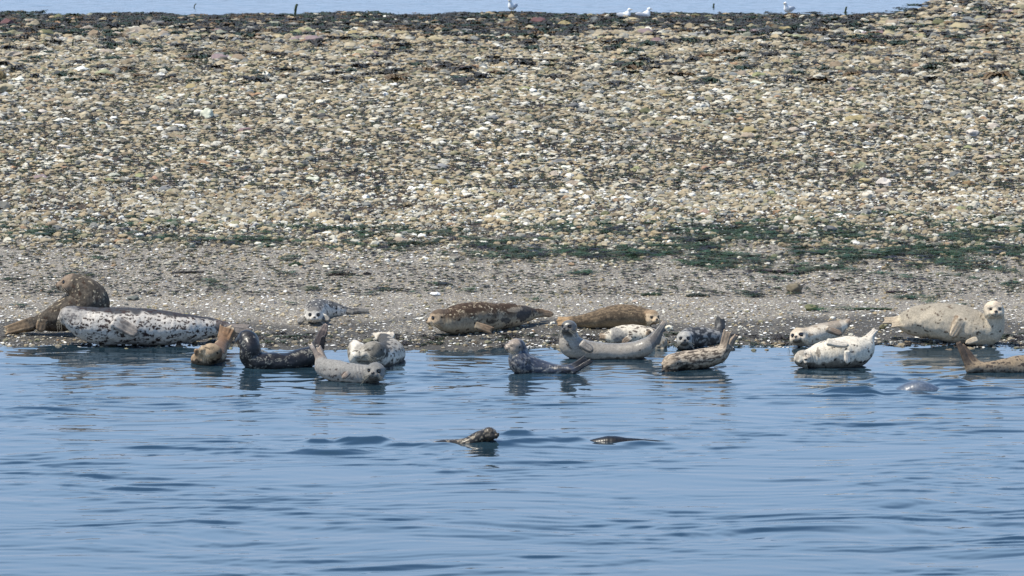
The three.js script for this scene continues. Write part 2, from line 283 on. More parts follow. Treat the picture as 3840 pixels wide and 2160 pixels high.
let sealCount = 0;
function seal(o) {
  const v = o.v, PX = (x) => v[0] + x / v[2], PY = (y) => v[1] + y / v[2];
  const base = groundHit(PX(o.on[0]), PY(o.on[1]), o.wetY === undefined ? undefined : 0), z0 = base.z;
  const at = (x, y, dz = 0) => atZ(PX(x), PY(y), z0 + dz), m = (px, dz = 0) => px / v[2] / F * (EYE.z - z0 - dz) / CP * 1.0;
  const rnd = rng(900 + 13 * ++sealCount), seed = sealCount;
  const pts = o.spine.map(([x, y, r, dz = 0]) => ({ p: at(x, y, dz), r: m(r, dz) }));
  const body = spinePrim(pts, o.k ?? 0.05, o.zs ?? 1.12), prims = [body], cuts = [];
  let hd = null;
  if (o.head) {
    const [x, y, R0, dz = 0] = o.head, c = at(x, y, dz), R = m(R0, dz), fw = V3(...o.look).normalize(), up = V3(...(o.up || [0, 1, 0]));
    up.addScaledVector(fw, -up.dot(fw)).normalize(); if (o.roll) up.applyAxisAngle(fw, o.roll); const rt = V3().crossVectors(fw, up);
    hd = { c, R, fw, up, rt, loc: (a, b, d) => c.clone().addScaledVector(rt, a * R).addScaledVector(up, b * R).addScaledVector(fw, d * R) };
    const k = 0.2 * R, add = (a, b, d, rx, ry, rz, kk = k) => prims.push(ball(hd.loc(a, b, d), rx * R, ry * R, rz * R, kk, rt, up, fw));
    add(0, 0.04, -0.08, 0.98, 0.90, 1.06, 0.35 * R); add(0, -0.10, 0.70, 0.43, 0.40, 0.66);
    for (const s of [-1, 1]) { add(s * 0.23, -0.24, 1.10, 0.30, 0.27, 0.33, 0.1 * R); add(s * 0.48, -0.34, 0.30, 0.50, 0.48, 0.62); add(s * 0.43, 0.34, 0.55, 0.27, 0.18, 0.26); }
    add(0, -0.52, 0.70, 0.42, 0.28, 0.58, 0.12 * R); add(0, -0.02, 1.26, 0.19, 0.15, 0.17, 0.08 * R);
    if (o.eyes !== 'closed') for (const s of [-1, 1]) cuts.push(ball(hd.loc(s * 0.50, 0.16, 0.86), 0.19 * R, 0.17 * R, 0.19 * R, 0.09 * R, rt, up, fw));
  }
  for (const q of o.blades || []) { const [x0, y0, dz0, x1, y1, dz1, w0, w1, th, n, opt = {}] = q; prims.push(bladePrim(at(x0, y0, dz0), at(x1, y1, dz1), m(w0, dz0), m(w1, dz1), th, V3(...n).normalize(), opt.k ?? 0.03, opt)); }
  for (const [x, y, dz, rx, ry, rz] of o.lumps || []) prims.push(ball(at(x, y, dz), m(rx), m(ry), rz, 0.05, V3(1, 0, 0), V3(0, 1, 0), V3(0, 0, 1)));
  const core = union(prims, cuts), floor = o.wetY === undefined ? null : -0.16;
  const wob = o.wob ?? 0.006, folds = (o.folds || []).map(([x, y, r, dx, dy, l, a]) => ({ p: at(x, y, 0.08), r: m(r), d: [dx, dy], l: m(l), a }));
  const f = (x, y, z) => { let d = core(x, y, z); if (d < 0.06) d += wob * N3(x * 5 + seed * 9, y * 5, z * 5) + wob * 0.35 * N3(x * 14, y * 14 + seed, z * 14); for (const q of folds) { const e = ((x - q.p.x) ** 2 + (y - q.p.y) ** 2 + ((z - q.p.z) * 0.5) ** 2) / q.r / q.r; if (e < 4 && d < 0.06) d += 0.5 * q.a * Math.sin(((x - q.p.x) * q.d[0] + (y - q.p.y) * q.d[1]) * 6.283 / q.l + 2 * N3(x * 4, y * 4, z * 4)) * Math.exp(-e); } return floor === null ? Math.max(d, ground(x, z) - 0.05 - y) : Math.max(d, floor - y); };
  const lo = [1e3, 1e3, 1e3], hi = [-1e3, -1e3, -1e3];
  for (const p of prims) { const list = p.ch ? p.ch.map((q) => [q, q[3] * (o.zs ?? 1.12)]) : [[[p.c.x, p.c.y, p.c.z], p.br]]; for (const [q, r] of list) for (let k = 0; k < 3; k++) { lo[k] = Math.min(lo[k], q[k] - r - 0.03); hi[k] = Math.max(hi[k], q[k] + r + 0.03); } }
  lo[1] = Math.max(lo[1], (floor === null ? -0.2 : floor) - 0.03);
  const g = surface(f, lo, hi, o.cell ?? 0.006);
  // ---- coat
  const P = o.coat, pos = g.attributes.position, nor = g.attributes.normal, col = new Float32Array(pos.count * 3), dors = V3(...(P.dors || [0, 1, 0])).normalize();
  const L = body.len.at(-1), blades = prims.filter((p) => p.blade), wr = (x, y, z, s) => N3(x * s, y * s, z * s);
  for (let i = 0; i < pos.count; i++) {
    const x = pos.getX(i), y = pos.getY(i), z = pos.getZ(i), [bd, bi, bt] = body.near(x, y, z), A = body.ch[bi], B = body.ch[bi + 1];
    const s = body.len[bi] + (body.len[bi + 1] - body.len[bi]) * bt, T = V3(B[0] - A[0], B[1] - A[1], B[2] - A[2]).normalize(), D = dors.clone().addScaledVector(T, -dors.dot(T)).normalize(), S = V3().crossVectors(T, D);
    const ox = x - mix(A[0], B[0], bt), oy = y - mix(A[1], B[1], bt), oz = z - mix(A[2], B[2], bt), od = ox * D.x + oy * D.y + oz * D.z, os = ox * S.x + oy * S.y + oz * S.z;
    const rad = Math.hypot(od, os) || 1, w1 = wr(x + seed, y, z, 7), w2 = wr(x, y + seed, z, 22), w3 = wr(x, y, z + seed, 60);
    const dv = od / rad + 0.22 * w1 + 0.1 * w2;                 // 1 on the back, -1 on the belly
    let c = mix3(P.belly, P.back, sstep(P.at - P.soft, P.at + P.soft, dv));
    const head = hd ? sstep(1.5, 0.7, Math.hypot(x - hd.c.x - hd.fw.x * hd.R * 0.4, y - hd.c.y - hd.fw.y * hd.R * 0.4, z - hd.c.z - hd.fw.z * hd.R * 0.4) / hd.R / 1.15) : 0;
    for (const q of P.spots || []) {
      const st = q.long ?? 2, sc = q.size * 0.85, warp = 0.35; const [d, id] = cells(s / sc / st + warp * w2, od / sc + warp * w1 + 0.25 * w2, os / sc + warp * w2, seed * 7 + (q.seed || 0));
      const zone = sstep((q.lo ?? -2) - 0.25, (q.lo ?? -2) + 0.25, dv) * sstep((q.hi ?? 2) + 0.25, (q.hi ?? 2) - 0.25, dv), r = (0.25 + 0.32 * id) * (q.fat ?? 1);
      if (id * 0.999 > 1 - q.share * zone * (1 - head * (q.head ?? 0.6))) { const rr = r * (0.8 + 0.35 * w3); const k = q.ring ? sstep(0.10, 0.04, Math.abs(d - rr)) : sstep(rr + 0.05, rr - 0.05, d); c = mix3(c, q.c, k * (q.amount ?? 1)); }
    }
    if (P.mottle) { const q = P.mottle, nn = 0.6 * wr(s / (q.long ?? 1.5) + seed, od, os, q.size) + 0.4 * wr(s / (q.long ?? 1.5), od + 3, os, q.size * 2.3); c = mix3(c, q.c, sstep(q.at - 0.18, q.at + 0.18, nn) * q.amount); }
    for (const q of P.patch || []) { const p = at(q[0], q[1], q[2]), d = Math.hypot((x - p.x) / m(q[3]), (y - p.y) / m(q[4])) + 0.45 * w1 + 0.25 * w2; c = mix3(c, q[5], sstep(1.1, 0.9, d) * (q[6] ?? 1)); }
    if (hd) {
      const hx = ((x - hd.c.x) * hd.rt.x + (y - hd.c.y) * hd.rt.y + (z - hd.c.z) * hd.rt.z) / hd.R, hu = ((x - hd.c.x) * hd.up.x + (y - hd.c.y) * hd.up.y + (z - hd.c.z) * hd.up.z) / hd.R, hf = ((x - hd.c.x) * hd.fw.x + (y - hd.c.y) * hd.fw.y + (z - hd.c.z) * hd.fw.z) / hd.R, ax = Math.abs(hx);
      if (P.face) c = mix3(c, P.face, sstep(1.4, 1.05, Math.hypot(hx, hu, hf - 0.5) + 0.15 * w2) * (P.faceAmount ?? 0.8));
      if (P.crown) c = mix3(c, P.crown, sstep(0.35, 0.6, hu + 0.12 * w2 - 0.15 * hf) * sstep(1.6, 1.2, Math.hypot(hx, hu, hf)) * 0.85);
      if (P.muzzle) c = mix3(c, P.muzzle, sstep(0.55, 0.38, Math.hypot(hx, hu + 0.3, hf - 1.15)) * 0.75);
      if (P.chin) c = mix3(c, P.chin, sstep(0.5, 0.35, Math.hypot(hx * 0.8, hu + 0.6, hf - 0.9)) * 0.85);
      const eye = Math.hypot(ax - 0.5, hu - 0.16, (hf - 0.78) * 0.8);
      if (o.eyes === 'closed') { const line = Math.abs(hu - 0.14 + 0.25 * (ax - 0.5) ** 2 * 4); if (hf > 0.3 && ax > 0.3 && ax < 0.72 && line < 0.06) c = mix3(c, [0.02, 0.018, 0.016], 0.9); } else c = mix3(c, [0.02, 0.017, 0.015], sstep((o.eye ?? 0.165) * 1.45, (o.eye ?? 0.165) * 1.15, eye));
      if (hf > 0.75 && Math.abs(hu + 0.44 + 0.12 * Math.cos(ax * 5)) < 0.045 && ax < 0.5) c = mix3(c, [0.025, 0.02, 0.018], 0.55);
      if (hf > 1.2 && ax < 0.03 && hu > -0.4 && hu < 0) c = mix3(c, [0.03, 0.025, 0.022], 0.7);
      if (Math.hypot(ax - 0.92, hu - 0.12, hf + 0.12) < 0.13) c = [0.02, 0.018, 0.016];
    }
    for (const p of blades) { const fd = p.f(x, y, z); if (fd < bd + 0.01 && P.flipper) { const t = ((x - p.a.x) * p.U.x + (y - p.a.y) * p.U.y + (z - p.a.z) * p.U.z) / p.L, vv = ((x - p.a.x) * p.V.x + (y - p.a.y) * p.V.y + (z - p.a.z) * p.V.z) / mix(p.w0, p.w1, clamp(t)); const k = sstep(0.0, 0.35, t + 0.1 * w2) * sstep(0.012, 0, fd - 0.004); c = mix3(c, P.flipper, k * 0.85); const groove = Math.cos(clamp(vv, -1, 1) * Math.PI * 2.5); if (t > 0.35) c = mix3(c, P.toe || P.flipper.map((q) => q * 0.4), k * sstep(-0.55, -0.9, groove) * 0.42); if (P.tip) c = mix3(c, P.tip, sstep(0.86, 0.96, t) * 0.7); } }
    const g1 = 1 + 0.2 * w3 + 0.1 * w2 + 0.34 * (rnd() - 0.5);
    let wet = 1; if (o.wetY !== undefined) wet = mix(P.wet ?? 0.4, 1, sstep(o.wetY - 0.012, o.wetY + 0.012, y + 0.02 * w1 + 0.015 * w2));
    col.set([c[0] * g1 * wet * 1.02, c[1] * g1 * wet * 0.97, c[2] * g1 * wet * 0.88], i * 3);
  }
  g.setAttribute('color', new THREE.BufferAttribute(col, 3));
  g.translate(-base.x, -base.y, -base.z);
  const t = new THREE.Group(); t.name = numbered('harbour_seal'); t.position.copy(base); t.userData = { label: o.label, category: 'seal', group: 'harbour seals resting and swimming at the shore' };
  part(t, 'body', g, o.fur === 'soaked' ? furSoaked : o.fur === 'wet' ? furWet : o.fur === 'dry' ? furDry : furDamp);
  if (hd) {
    const local = (a, b, c) => hd.loc(a, b, c).sub(base), basis = new THREE.Matrix4().makeBasis(hd.rt, hd.up, hd.fw);
    if (o.eyes !== 'closed') for (const s of [-1, 1]) { const e = part(t, 'eye', eyeGeometry, eyeMaterial); e.position.copy(local(s * 0.475, 0.155, 0.72)); e.scale.setScalar((o.eye ?? 0.165) * hd.R); }
    const n = part(t, 'nose', noseGeometry, noseMaterial); n.position.copy(local(0, 0.0, 1.31)); n.quaternion.setFromRotationMatrix(basis); n.scale.set(0.19 * hd.R, 0.13 * hd.R, 0.13 * hd.R);
    if (o.whiskers !== false) {
      const gs = [];
      for (const s of [-1, 1]) for (let k = 0; k < 9; k++) {
        const row = k % 3, a = V3(s * (0.36 + 0.04 * row), -0.18 - 0.09 * row, 1.22 - 0.1 * Math.floor(k / 3)), q = [0, 0.5, 1].map((u) => local(a.x + s * u * (0.75 + 0.2 * rnd()), a.y - u * (0.15 + 0.25 * row) - 0.35 * u * u, a.z - u * (0.25 + 0.2 * Math.floor(k / 3))));
        gs.push(new THREE.TubeGeometry(new THREE.CatmullRomCurve3(q), 6, 0.0007, 3));
      }
      part(t, 'whiskers', mergeGeometries(gs), whiskerMaterial).userData.kind = 'stuff';
    }
  }
  scene.add(shadows(t));
  if (o.wetY !== undefined && o.ring !== 0) rings.push([base.x, base.z + 0.05, 0.004 * (o.ring ?? 1), 0.2 + 0.1 * rnd(), 0.5]);
  return t;
}
// ---------------------------------------------------------------- the seals, left to right along the shore
const ZA = [0, 980, 2.6833], ZB = [650, 1080, 2.7116], ZC = [1540, 1080, 4.0258], ZD = [2050, 1080, 3.1802], ZE = [2880, 1080, 2.6833], ZF = [1100, 1380, 1.7173];

seal({
  label: 'brown mottled seal on the sand looking back over its shoulder, behind the white spotted seal', v: ZA, on: [620, 742], fur: 'dry', zs: 1.0,
  spine: [[300, 640, 36, -0.02], [430, 605, 86], [590, 565, 140], [740, 510, 188], [880, 450, 212], [880, 365, 190], [820, 290, 148], [740, 232, 106]],
  folds: [[800, 290, 90, 0.5, 0.86, 60, 0.003]], head: [708, 224, 98], look: [-1, 0.06, 0.28], up: [0, 1, 0], eye: 0.15,
  blades: [[330, 620, 0.03, 40, 700, 0.08, 62, 46, 0.013, [0.2, 0.5, 1]], [330, 670, -0.05, 90, 705, -0.06, 50, 42, 0.012, [0, 1, 0.5]], [430, 590, 0.16, 400, 720, 0.2, 60, 52, 0.018, [0.3, 0.2, 1], { round: 1 }]],
  coat: { back: [0.070, 0.062, 0.054], belly: [0.055, 0.043, 0.034], at: 0.0, soft: 0.5, dors: [0.3, 0.8, 0.5], face: [0.30, 0.235, 0.185], faceAmount: 0.7, flipper: [0.22, 0.165, 0.115], tip: [0.36, 0.27, 0.18],
    spots: [{ c: [0.42, 0.36, 0.27], size: 0.032, share: 0.38, long: 1.3, lo: -0.1, fat: 0.8, head: 0.3 }, { c: [0.05, 0.035, 0.028], size: 0.045, share: 0.4, long: 1.6, seed: 4, fat: 1.1 }], mottle: { c: [0.15, 0.13, 0.11], size: 18, at: 0.15, amount: 0.5 } },
});
seal({
  folds: [[820, 560, 120, 1, 0.3, 60, 0.004], [1180, 740, 130, 0.8, 0.5, 90, 0.004]], label: 'large white seal with dark brown spots lying on its side at the water edge', v: ZA, on: [1300, 850], fur: 'damp', zs: 1.1,
  spine: [[690, 545, 88], [800, 600, 140], [960, 650, 185], [1150, 655, 190], [1400, 655, 186], [1650, 670, 172], [1880, 672, 142], [2080, 672, 108, -0.06], [2260, 668, 66, -0.1]],
  head: [700, 545, 98, -0.02], look: [-0.86, -0.12, -0.5], up: [-0.1, 1, 0.15], eyes: 'closed',
  blades: [[1150, 600, 0.19, 1400, 740, 0.235, 66, 62, 0.02, [0.1, 0.3, 1], { round: 1, hind: 0.08 }], [2240, 660, -0.1, 2530, 670, -0.12, 52, 44, 0.014, [0, 1, 0.5]], [2240, 680, -0.05, 2560, 712, -0.03, 44, 40, 0.014, [0, 0.6, 1]]],
  coat: { back: [0.045, 0.048, 0.056], belly: [0.52, 0.50, 0.48], at: 0.52, soft: 0.16, dors: [0, 1, -0.35], flipper: [0.20, 0.18, 0.17], face: [0.30, 0.27, 0.24], faceAmount: 0.5,
    spots: [{ c: [0.03, 0.02, 0.02], size: 0.040, share: 0.6, long: 1.9, fat: 0.85, lo: -1.5, head: 0.2 }, { c: [0.035, 0.024, 0.022], size: 0.027, share: 0.45, long: 1.7, seed: 3 }, { c: [0.035, 0.022, 0.022], size: 0.055, share: 0.32, long: 1.6, seed: 6, fat: 0.85, lo: -1.5 }],
    patch: [[2350, 670, -0.08, 170, 120, [0.07, 0.055, 0.055], 0.85], [700, 500, 0, 140, 80, [0.2, 0.2, 0.21], 0.6]] },
});
seal({
  label: 'small tan seal with chin and brown tail raised, in the shallows before the spotted seal', v: ZB, on: [380, 770], wetY: 0.045, fur: 'damp',
  spine: [[250, 730, 70], [330, 715, 100], [420, 690, 108, -0.12], [470, 620, 78, -0.34], [500, 560, 54, -0.5], [512, 510, 42, -0.56]],
  head: [395, 655, 98, 0.08], look: [-0.80, 0.50, 0.42], eyes: 'closed',
  blades: [[500, 540, -0.55, 535, 372, -0.62, 44, 66, 0.013, [-0.2, 0.1, 1], { hind: 0.2 }], [535, 600, -0.5, 632, 425, -0.6, 32, 34, 0.012, [0.9, 0.2, 0.5]], [275, 680, 0.06, 215, 620, 0.08, 30, 26, 0.014, [0.3, 0.3, 1], { round: 1 }]],
  coat: { back: [0.30, 0.22, 0.145], belly: [0.52, 0.43, 0.33], at: 0.15, soft: 0.5, face: [0.40, 0.32, 0.225], faceAmount: 0.6, flipper: [0.19, 0.115, 0.068], tip: [0.55, 0.46, 0.34], toe: [0.07, 0.045, 0.03], wet: 0.16,
    spots: [{ c: [0.15, 0.11, 0.08], size: 0.03, share: 0.25, long: 1.2, head: 0 }], patch: [[520, 500, -0.55, 85, 110, [0.15, 0.09, 0.055], 0.9]] },
});
seal({
  label: 'black seal in the shallows with its head turned away and flippers raised', v: ZB, on: [1000, 812], wetY: 0.015, fur: 'wet',
  spine: [[740, 520, 96, -0.04], [785, 610, 108], [795, 710, 114], [880, 765, 118], [1020, 770, 118, -0.02], [1200, 760, 112, -0.05], [1340, 715, 112, -0.08], [1430, 650, 82, -0.1], [1470, 580, 56, -0.12]],
  head: [755, 535, 96, -0.05], look: [-0.86, 0.06, -0.5], eyes: 'closed',
  blades: [[1455, 600, -0.08, 1560, 368, -0.1, 44, 54, 0.014, [-0.3, 0.1, 1], { hind: 0.02, round: 1 }], [1500, 610, -0.04, 1530, 470, 0.0, 34, 36, 0.014, [0.5, 0.1, 1], { round: 1 }]],
  coat: { back: [0.014, 0.015, 0.019], belly: [0.012, 0.0125, 0.014], at: 0, soft: 0.5, flipper: [0.085, 0.068, 0.066], tip: [0.24, 0.19, 0.17], toe: [0.025, 0.02, 0.02],
    spots: [{ c: [0.22, 0.22, 0.20], size: 0.05, share: 0.32, long: 1.4, ring: 1, lo: -1, hi: 0.75, head: 1 }, { c: [0.17, 0.17, 0.16], size: 0.03, share: 0.2, long: 1.6, lo: -1, seed: 5, head: 0.9, fat: 0.7 }], mottle: { c: [0.04, 0.04, 0.045], size: 18, at: 0.3, amount: 0.5 } },
});
seal({
  label: 'black and white speckled pup lying on the gravel and facing the camera', v: ZB, on: [1440, 360], fur: 'dry', zs: 1.0, wob: 0.004,
  spine: [[1430, 275, 86, 0.0], [1440, 240, 108, -0.16], [1470, 222, 112, -0.34], [1590, 226, 92, -0.46], [1710, 236, 64, -0.52], [1810, 240, 38, -0.56], [1870, 242, 26, -0.58]],
  head: [1432, 268, 84, 0.08], look: [0.06, -0.16, 1], eye: 0.17,
  blades: [[1330, 300, 0.02, 1266, 358, 0.12, 38, 34, 0.016, [0.4, 1, 0.4], { round: 1 }], [1530, 300, 0.0, 1585, 338, 0.1, 32, 28, 0.016, [-0.4, 1, 0.4], { round: 1 }], [1860, 235, -0.56, 1995, 232, -0.6, 26, 28, 0.011, [0, 1, 0.5]], [1770, 232, -0.42, 1840, 258, -0.4, 26, 22, 0.011, [0.3, 0.6, 1]]],
  coat: { back: [0.10, 0.105, 0.115], belly: [0.58, 0.57, 0.55], at: 0.45, soft: 0.35, flipper: [0.17, 0.17, 0.17], face: [0.62, 0.60, 0.57], crown: [0.09, 0.09, 0.095],
    spots: [{ c: [0.035, 0.033, 0.035], size: 0.03, share: 0.7, long: 1.6, lo: -0.6, head: 0.85 }, { c: [0.6, 0.59, 0.57], size: 0.028, share: 0.35, long: 1.6, seed: 2, lo: 0.2, head: 1 }],
    patch: [[1437, 250, 0.15, 16, 38, [0.07, 0.065, 0.07], 0.7], [1880, 240, -0.58, 130, 70, [0.06, 0.058, 0.06], 0.75]] },
});
seal({
  folds: [[1900, 850, 70, 1, 0.2, 36, 0.005]], label: 'pale grey seal lying in the water, foremost of the shore group, face to the camera', v: ZB, on: [1750, 950], wetY: 0.012, fur: 'damp', wob: 0.004,
  spine: [[1500, 770, 58, -0.12], [1540, 810, 92, -0.1], [1650, 850, 116, -0.06], [1790, 870, 112], [1920, 885, 108, 0.02], [2020, 880, 100, 0.02]],
  head: [2055, 850, 100, 0.1], look: [-0.16, 0.02, 1], up: [0.05, 1, 0], eye: 0.16,
  blades: [[1515, 775, -0.12, 1385, 556, -0.18, 40, 20, 0.014, [0.6, 0.1, 1]], [1540, 760, -0.16, 1470, 588, -0.2, 40, 26, 0.016, [-0.4, 0.1, 1]], [1785, 862, 0.16, 1712, 922, 0.2, 24, 24, 0.016, [0.2, 0.5, 1], { round: 1 }]],
  coat: { back: [0.24, 0.24, 0.24], belly: [0.46, 0.43, 0.40], at: 0.1, soft: 0.5, dors: [0, 0.8, 0.3], flipper: [0.30, 0.245, 0.21], tip: [0.55, 0.48, 0.42], face: [0.21, 0.21, 0.205], faceAmount: 0.65, crown: [0.17, 0.175, 0.18], chin: [0.13, 0.12, 0.11], muzzle: [0.17, 0.165, 0.16],
    spots: [{ c: [0.07, 0.06, 0.06], size: 0.032, share: 0.42, long: 1.4, fat: 0.75, head: 0.9, hi: 0.8 }], patch: [[1745, 892, 0.17, 40, 30, [0.16, 0.10, 0.08], 0.7]] },
});
seal({
  label: 'white seal with dark grey head dozing in the shallows, pale flippers behind it', v: ZB, on: [2050, 800], wetY: 0.03, fur: 'damp', zs: 1.0,
  spine: [[1900, 700, 112, 0.06], [2030, 690, 128, 0.0], [2150, 690, 140, -0.2], [2220, 670, 140, -0.42], [2200, 620, 112, -0.64], [2160, 550, 74, -0.86], [2140, 505, 48, -0.98]],
  head: [2035, 650, 120, 0.13], look: [-0.84, 0.06, 0.62], roll: 0.15, eyes: 'closed',
  blades: [[2105, 520, -0.98, 2022, 448, -1.04, 32, 22, 0.014, [0, 0.4, 1], { round: 1 }], [2200, 530, -0.98, 2242, 438, -1.04, 32, 20, 0.014, [0, 0.4, 1], { round: 1 }], [2140, 520, -0.98, 2140, 446, -1.05, 66, 66, 0.016, [0, 0.4, 1]]],
  lumps: [[1850, 590, 0.02, 62, 62, 0.11], [1850, 690, 0.1, 70, 90, 0.1]],
  coat: { back: [0.34, 0.32, 0.29], belly: [0.68, 0.65, 0.60], at: 0.35, soft: 0.4, flipper: [0.62, 0.57, 0.50], toe: [0.45, 0.38, 0.32], face: [0.16, 0.155, 0.14], faceAmount: 0.55, wet: 0.22,
    spots: [{ c: [0.10, 0.085, 0.07], size: 0.03, share: 0.6, long: 2.2, lo: -0.1, head: 0.4 }, { c: [0.09, 0.08, 0.07], size: 0.026, share: 0.22, long: 1.3, seed: 2 }],
    patch: [[2085, 645, 0.25, 95, 110, [0.042, 0.042, 0.042], 0.92], [1870, 600, 0.1, 90, 70, [0.70, 0.66, 0.6], 0.9], [1860, 680, 0.2, 70, 60, [0.72, 0.69, 0.63], 0.8]] },
});
seal({
  folds: [[560, 420, 130, 1, 0.2, 60, 0.004], [1050, 600, 140, 1, 0.4, 70, 0.004]], label: 'chocolate brown mottled seal with pale belly and big open eye, stretched out on the gravel', v: ZC, on: [900, 700], fur: 'dry', zs: 1.05, wob: 0.004,
  spine: [[430, 470, 130, 0.04], [580, 500, 186, 0.02], [760, 470, 232, -0.06], [1000, 440, 236, -0.16], [1250, 432, 206, -0.28], [1500, 412, 182, -0.4], [1700, 392, 130, -0.52], [1840, 386, 84, -0.6], [1930, 382, 58, -0.64]],
  head: [415, 448, 134, 0.06], look: [-0.94, -0.16, 0.34], eye: 0.17,
  blades: [[985, 560, 0.22, 1255, 655, 0.24, 58, 54, 0.018, [0, 0.4, 1], { hind: 0.16 }], [1910, 372, -0.62, 2180, 400, -0.7, 54, 50, 0.015, [0, 0.5, 1], { round: 1 }], [1890, 350, -0.72, 2020, 335, -0.78, 38, 34, 0.014, [0, 1, 0.4]]],
  coat: { back: [0.055, 0.038, 0.029], belly: [0.38, 0.33, 0.255], at: 0.05, soft: 0.42, dors: [0, 1, -0.1], face: [0.46, 0.36, 0.265], faceAmount: 0.7, crown: [0.09, 0.07, 0.058], flipper: [0.22, 0.16, 0.115], tip: [0.12, 0.085, 0.06],
    spots: [{ c: [0.44, 0.38, 0.28], size: 0.036, share: 0.34, long: 1.5, lo: 0.0, fat: 0.75, head: 1 }, { c: [0.055, 0.04, 0.032], size: 0.032, share: 0.42, long: 1.3, seed: 3, hi: 0.5, head: 0.7 }, { c: [0.40, 0.34, 0.26], size: 0.055, share: 0.2, ring: 1, seed: 8, lo: 0, head: 1 }], mottle: { c: [0.17, 0.135, 0.10], size: 13, at: 0.25, amount: 0.4 },
    patch: [[1720, 390, -0.35, 120, 110, [0.05, 0.05, 0.055], 0.9], [1440, 495, -0.2, 90, 42, [0.055, 0.055, 0.058], 0.85], [1220, 510, -0.1, 80, 40, [0.06, 0.055, 0.05], 0.8], [1560, 320, -0.35, 110, 40, [0.36, 0.31, 0.25], 0.6]] },
});
seal({
  label: 'blue grey wet seal in the water glancing back left, black flippers at its right', v: ZC, on: [1800, 1275], wetY: 0.0, fur: 'wet', wob: 0.005,
  spine: [[1620, 900, 120, 0], [1650, 985, 134], [1655, 1110, 186, 0.02], [1800, 1190, 172], [2020, 1230, 126, 0.02], [2230, 1240, 92, 0.05], [2380, 1240, 74, 0.07]],
  head: [1590, 880, 122, 0.04], look: [-0.96, 0.10, 0.36], roll: -0.12, eyes: 'closed',
  blades: [[2390, 1235, 0.06, 2670, 1040, 0.0, 62, 52, 0.016, [0.2, 0.3, 1]], [2440, 1265, 0.1, 2752, 1078, 0.06, 44, 34, 0.016, [0.3, 0.5, 1]]],
  coat: { back: [0.045, 0.056, 0.085], belly: [0.07, 0.075, 0.09], at: 0, soft: 0.5, dors: [0, 1, 0.5], face: [0.40, 0.33, 0.27], faceAmount: 0.7, flipper: [0.016, 0.015, 0.015], toe: [0.03, 0.025, 0.02],
    spots: [{ c: [0.36, 0.34, 0.31], size: 0.032, share: 0.36, long: 2.4, hi: 0.75, head: 0.6 }, { c: [0.03, 0.03, 0.035], size: 0.04, share: 0.3, long: 2, seed: 4, head: 0.3 }], mottle: { c: [0.22, 0.23, 0.25], size: 24, at: 0.3, amount: 0.75, long: 2.6 } },
});
seal({
  label: 'tan brown seal asleep on the gravel with pale face at its right end', v: ZD, on: [800, 486], fur: 'dry', wob: 0.004,
  spine: [[1250, 350, 88, 0.02], [1150, 355, 116], [1000, 335, 138, -0.02], [800, 340, 138, -0.04], [600, 372, 108, -0.05], [430, 395, 76, -0.06], [310, 400, 46, -0.06]],
  head: [1262, 348, 90, 0.1], look: [0.40, -0.12, 0.92], eye: 0.13,
  blades: [[320, 385, -0.06, 112, 368, -0.08, 36, 34, 0.014, [0, 0.8, 1]], [310, 410, 0.0, 110, 430, 0.02, 32, 32, 0.014, [0, 0.8, 1]]],
  coat: { back: [0.095, 0.074, 0.055], belly: [0.32, 0.25, 0.165], at: -0.28, soft: 0.5, face: [0.60, 0.48, 0.35], faceAmount: 0.85, crown: [0.26, 0.19, 0.13], chin: [0.28, 0.2, 0.13], flipper: [0.44, 0.31, 0.19], toe: [0.2, 0.13, 0.08],
    mottle: { c: [0.27, 0.205, 0.14], size: 34, at: 0.12, amount: 0.55 }, spots: [{ c: [0.34, 0.26, 0.17], size: 0.04, share: 0.14, ring: 1, head: 1 }] },
});
seal({
  folds: [[270, 590, 80, 0.2, 1, 40, 0.005]], label: 'sleek silver grey seal curved like a banana in the shallows, head and tail up', v: ZD, on: [700, 838], wetY: 0.008, fur: 'wet', wob: 0.003,
  spine: [[258, 500, 90, 0], [268, 590, 114], [300, 690, 140], [430, 745, 138], [600, 762, 122], [850, 772, 110], [1050, 748, 112], [1170, 706, 104], [1240, 650, 76, -0.02], [1290, 585, 52, -0.04]],
  head: [262, 468, 92, 0.06], look: [-0.42, 0.02, 0.92], up: [-0.12, 1, 0.1], eye: 0.17,
  blades: [[1255, 640, -0.02, 1412, 398, -0.06, 60, 28, 0.02, [-0.2, 0.1, 1], { hind: 0.04 }], [1300, 660, -0.08, 1385, 440, -0.12, 54, 30, 0.02, [-0.9, 0.1, 0.6], { hind: 0.04 }], [420, 665, 0.15, 552, 755, 0.2, 52, 46, 0.022, [0.1, 0.4, 1], { round: 1, hind: 0.06 }]],
  coat: { back: [0.24, 0.23, 0.215], belly: [0.38, 0.345, 0.305], at: 0.4, soft: 0.5, face: [0.10, 0.10, 0.10], faceAmount: 0.9, crown: [0.13, 0.135, 0.14], chin: [0.09, 0.08, 0.07], muzzle: [0.12, 0.11, 0.105], flipper: [0.13, 0.125, 0.125], toe: [0.30, 0.28, 0.25], tip: [0.3, 0.25, 0.21],
    spots: [{ c: [0.11, 0.09, 0.075], size: 0.038, share: 0.22, long: 2, fat: 0.7, hi: 0.7, head: 1 }], patch: [[262, 462, 0, 128, 122, [0.10, 0.10, 0.10], 0.9], [1330, 540, -0.05, 110, 150, [0.10, 0.095, 0.095], 0.85]] },
});
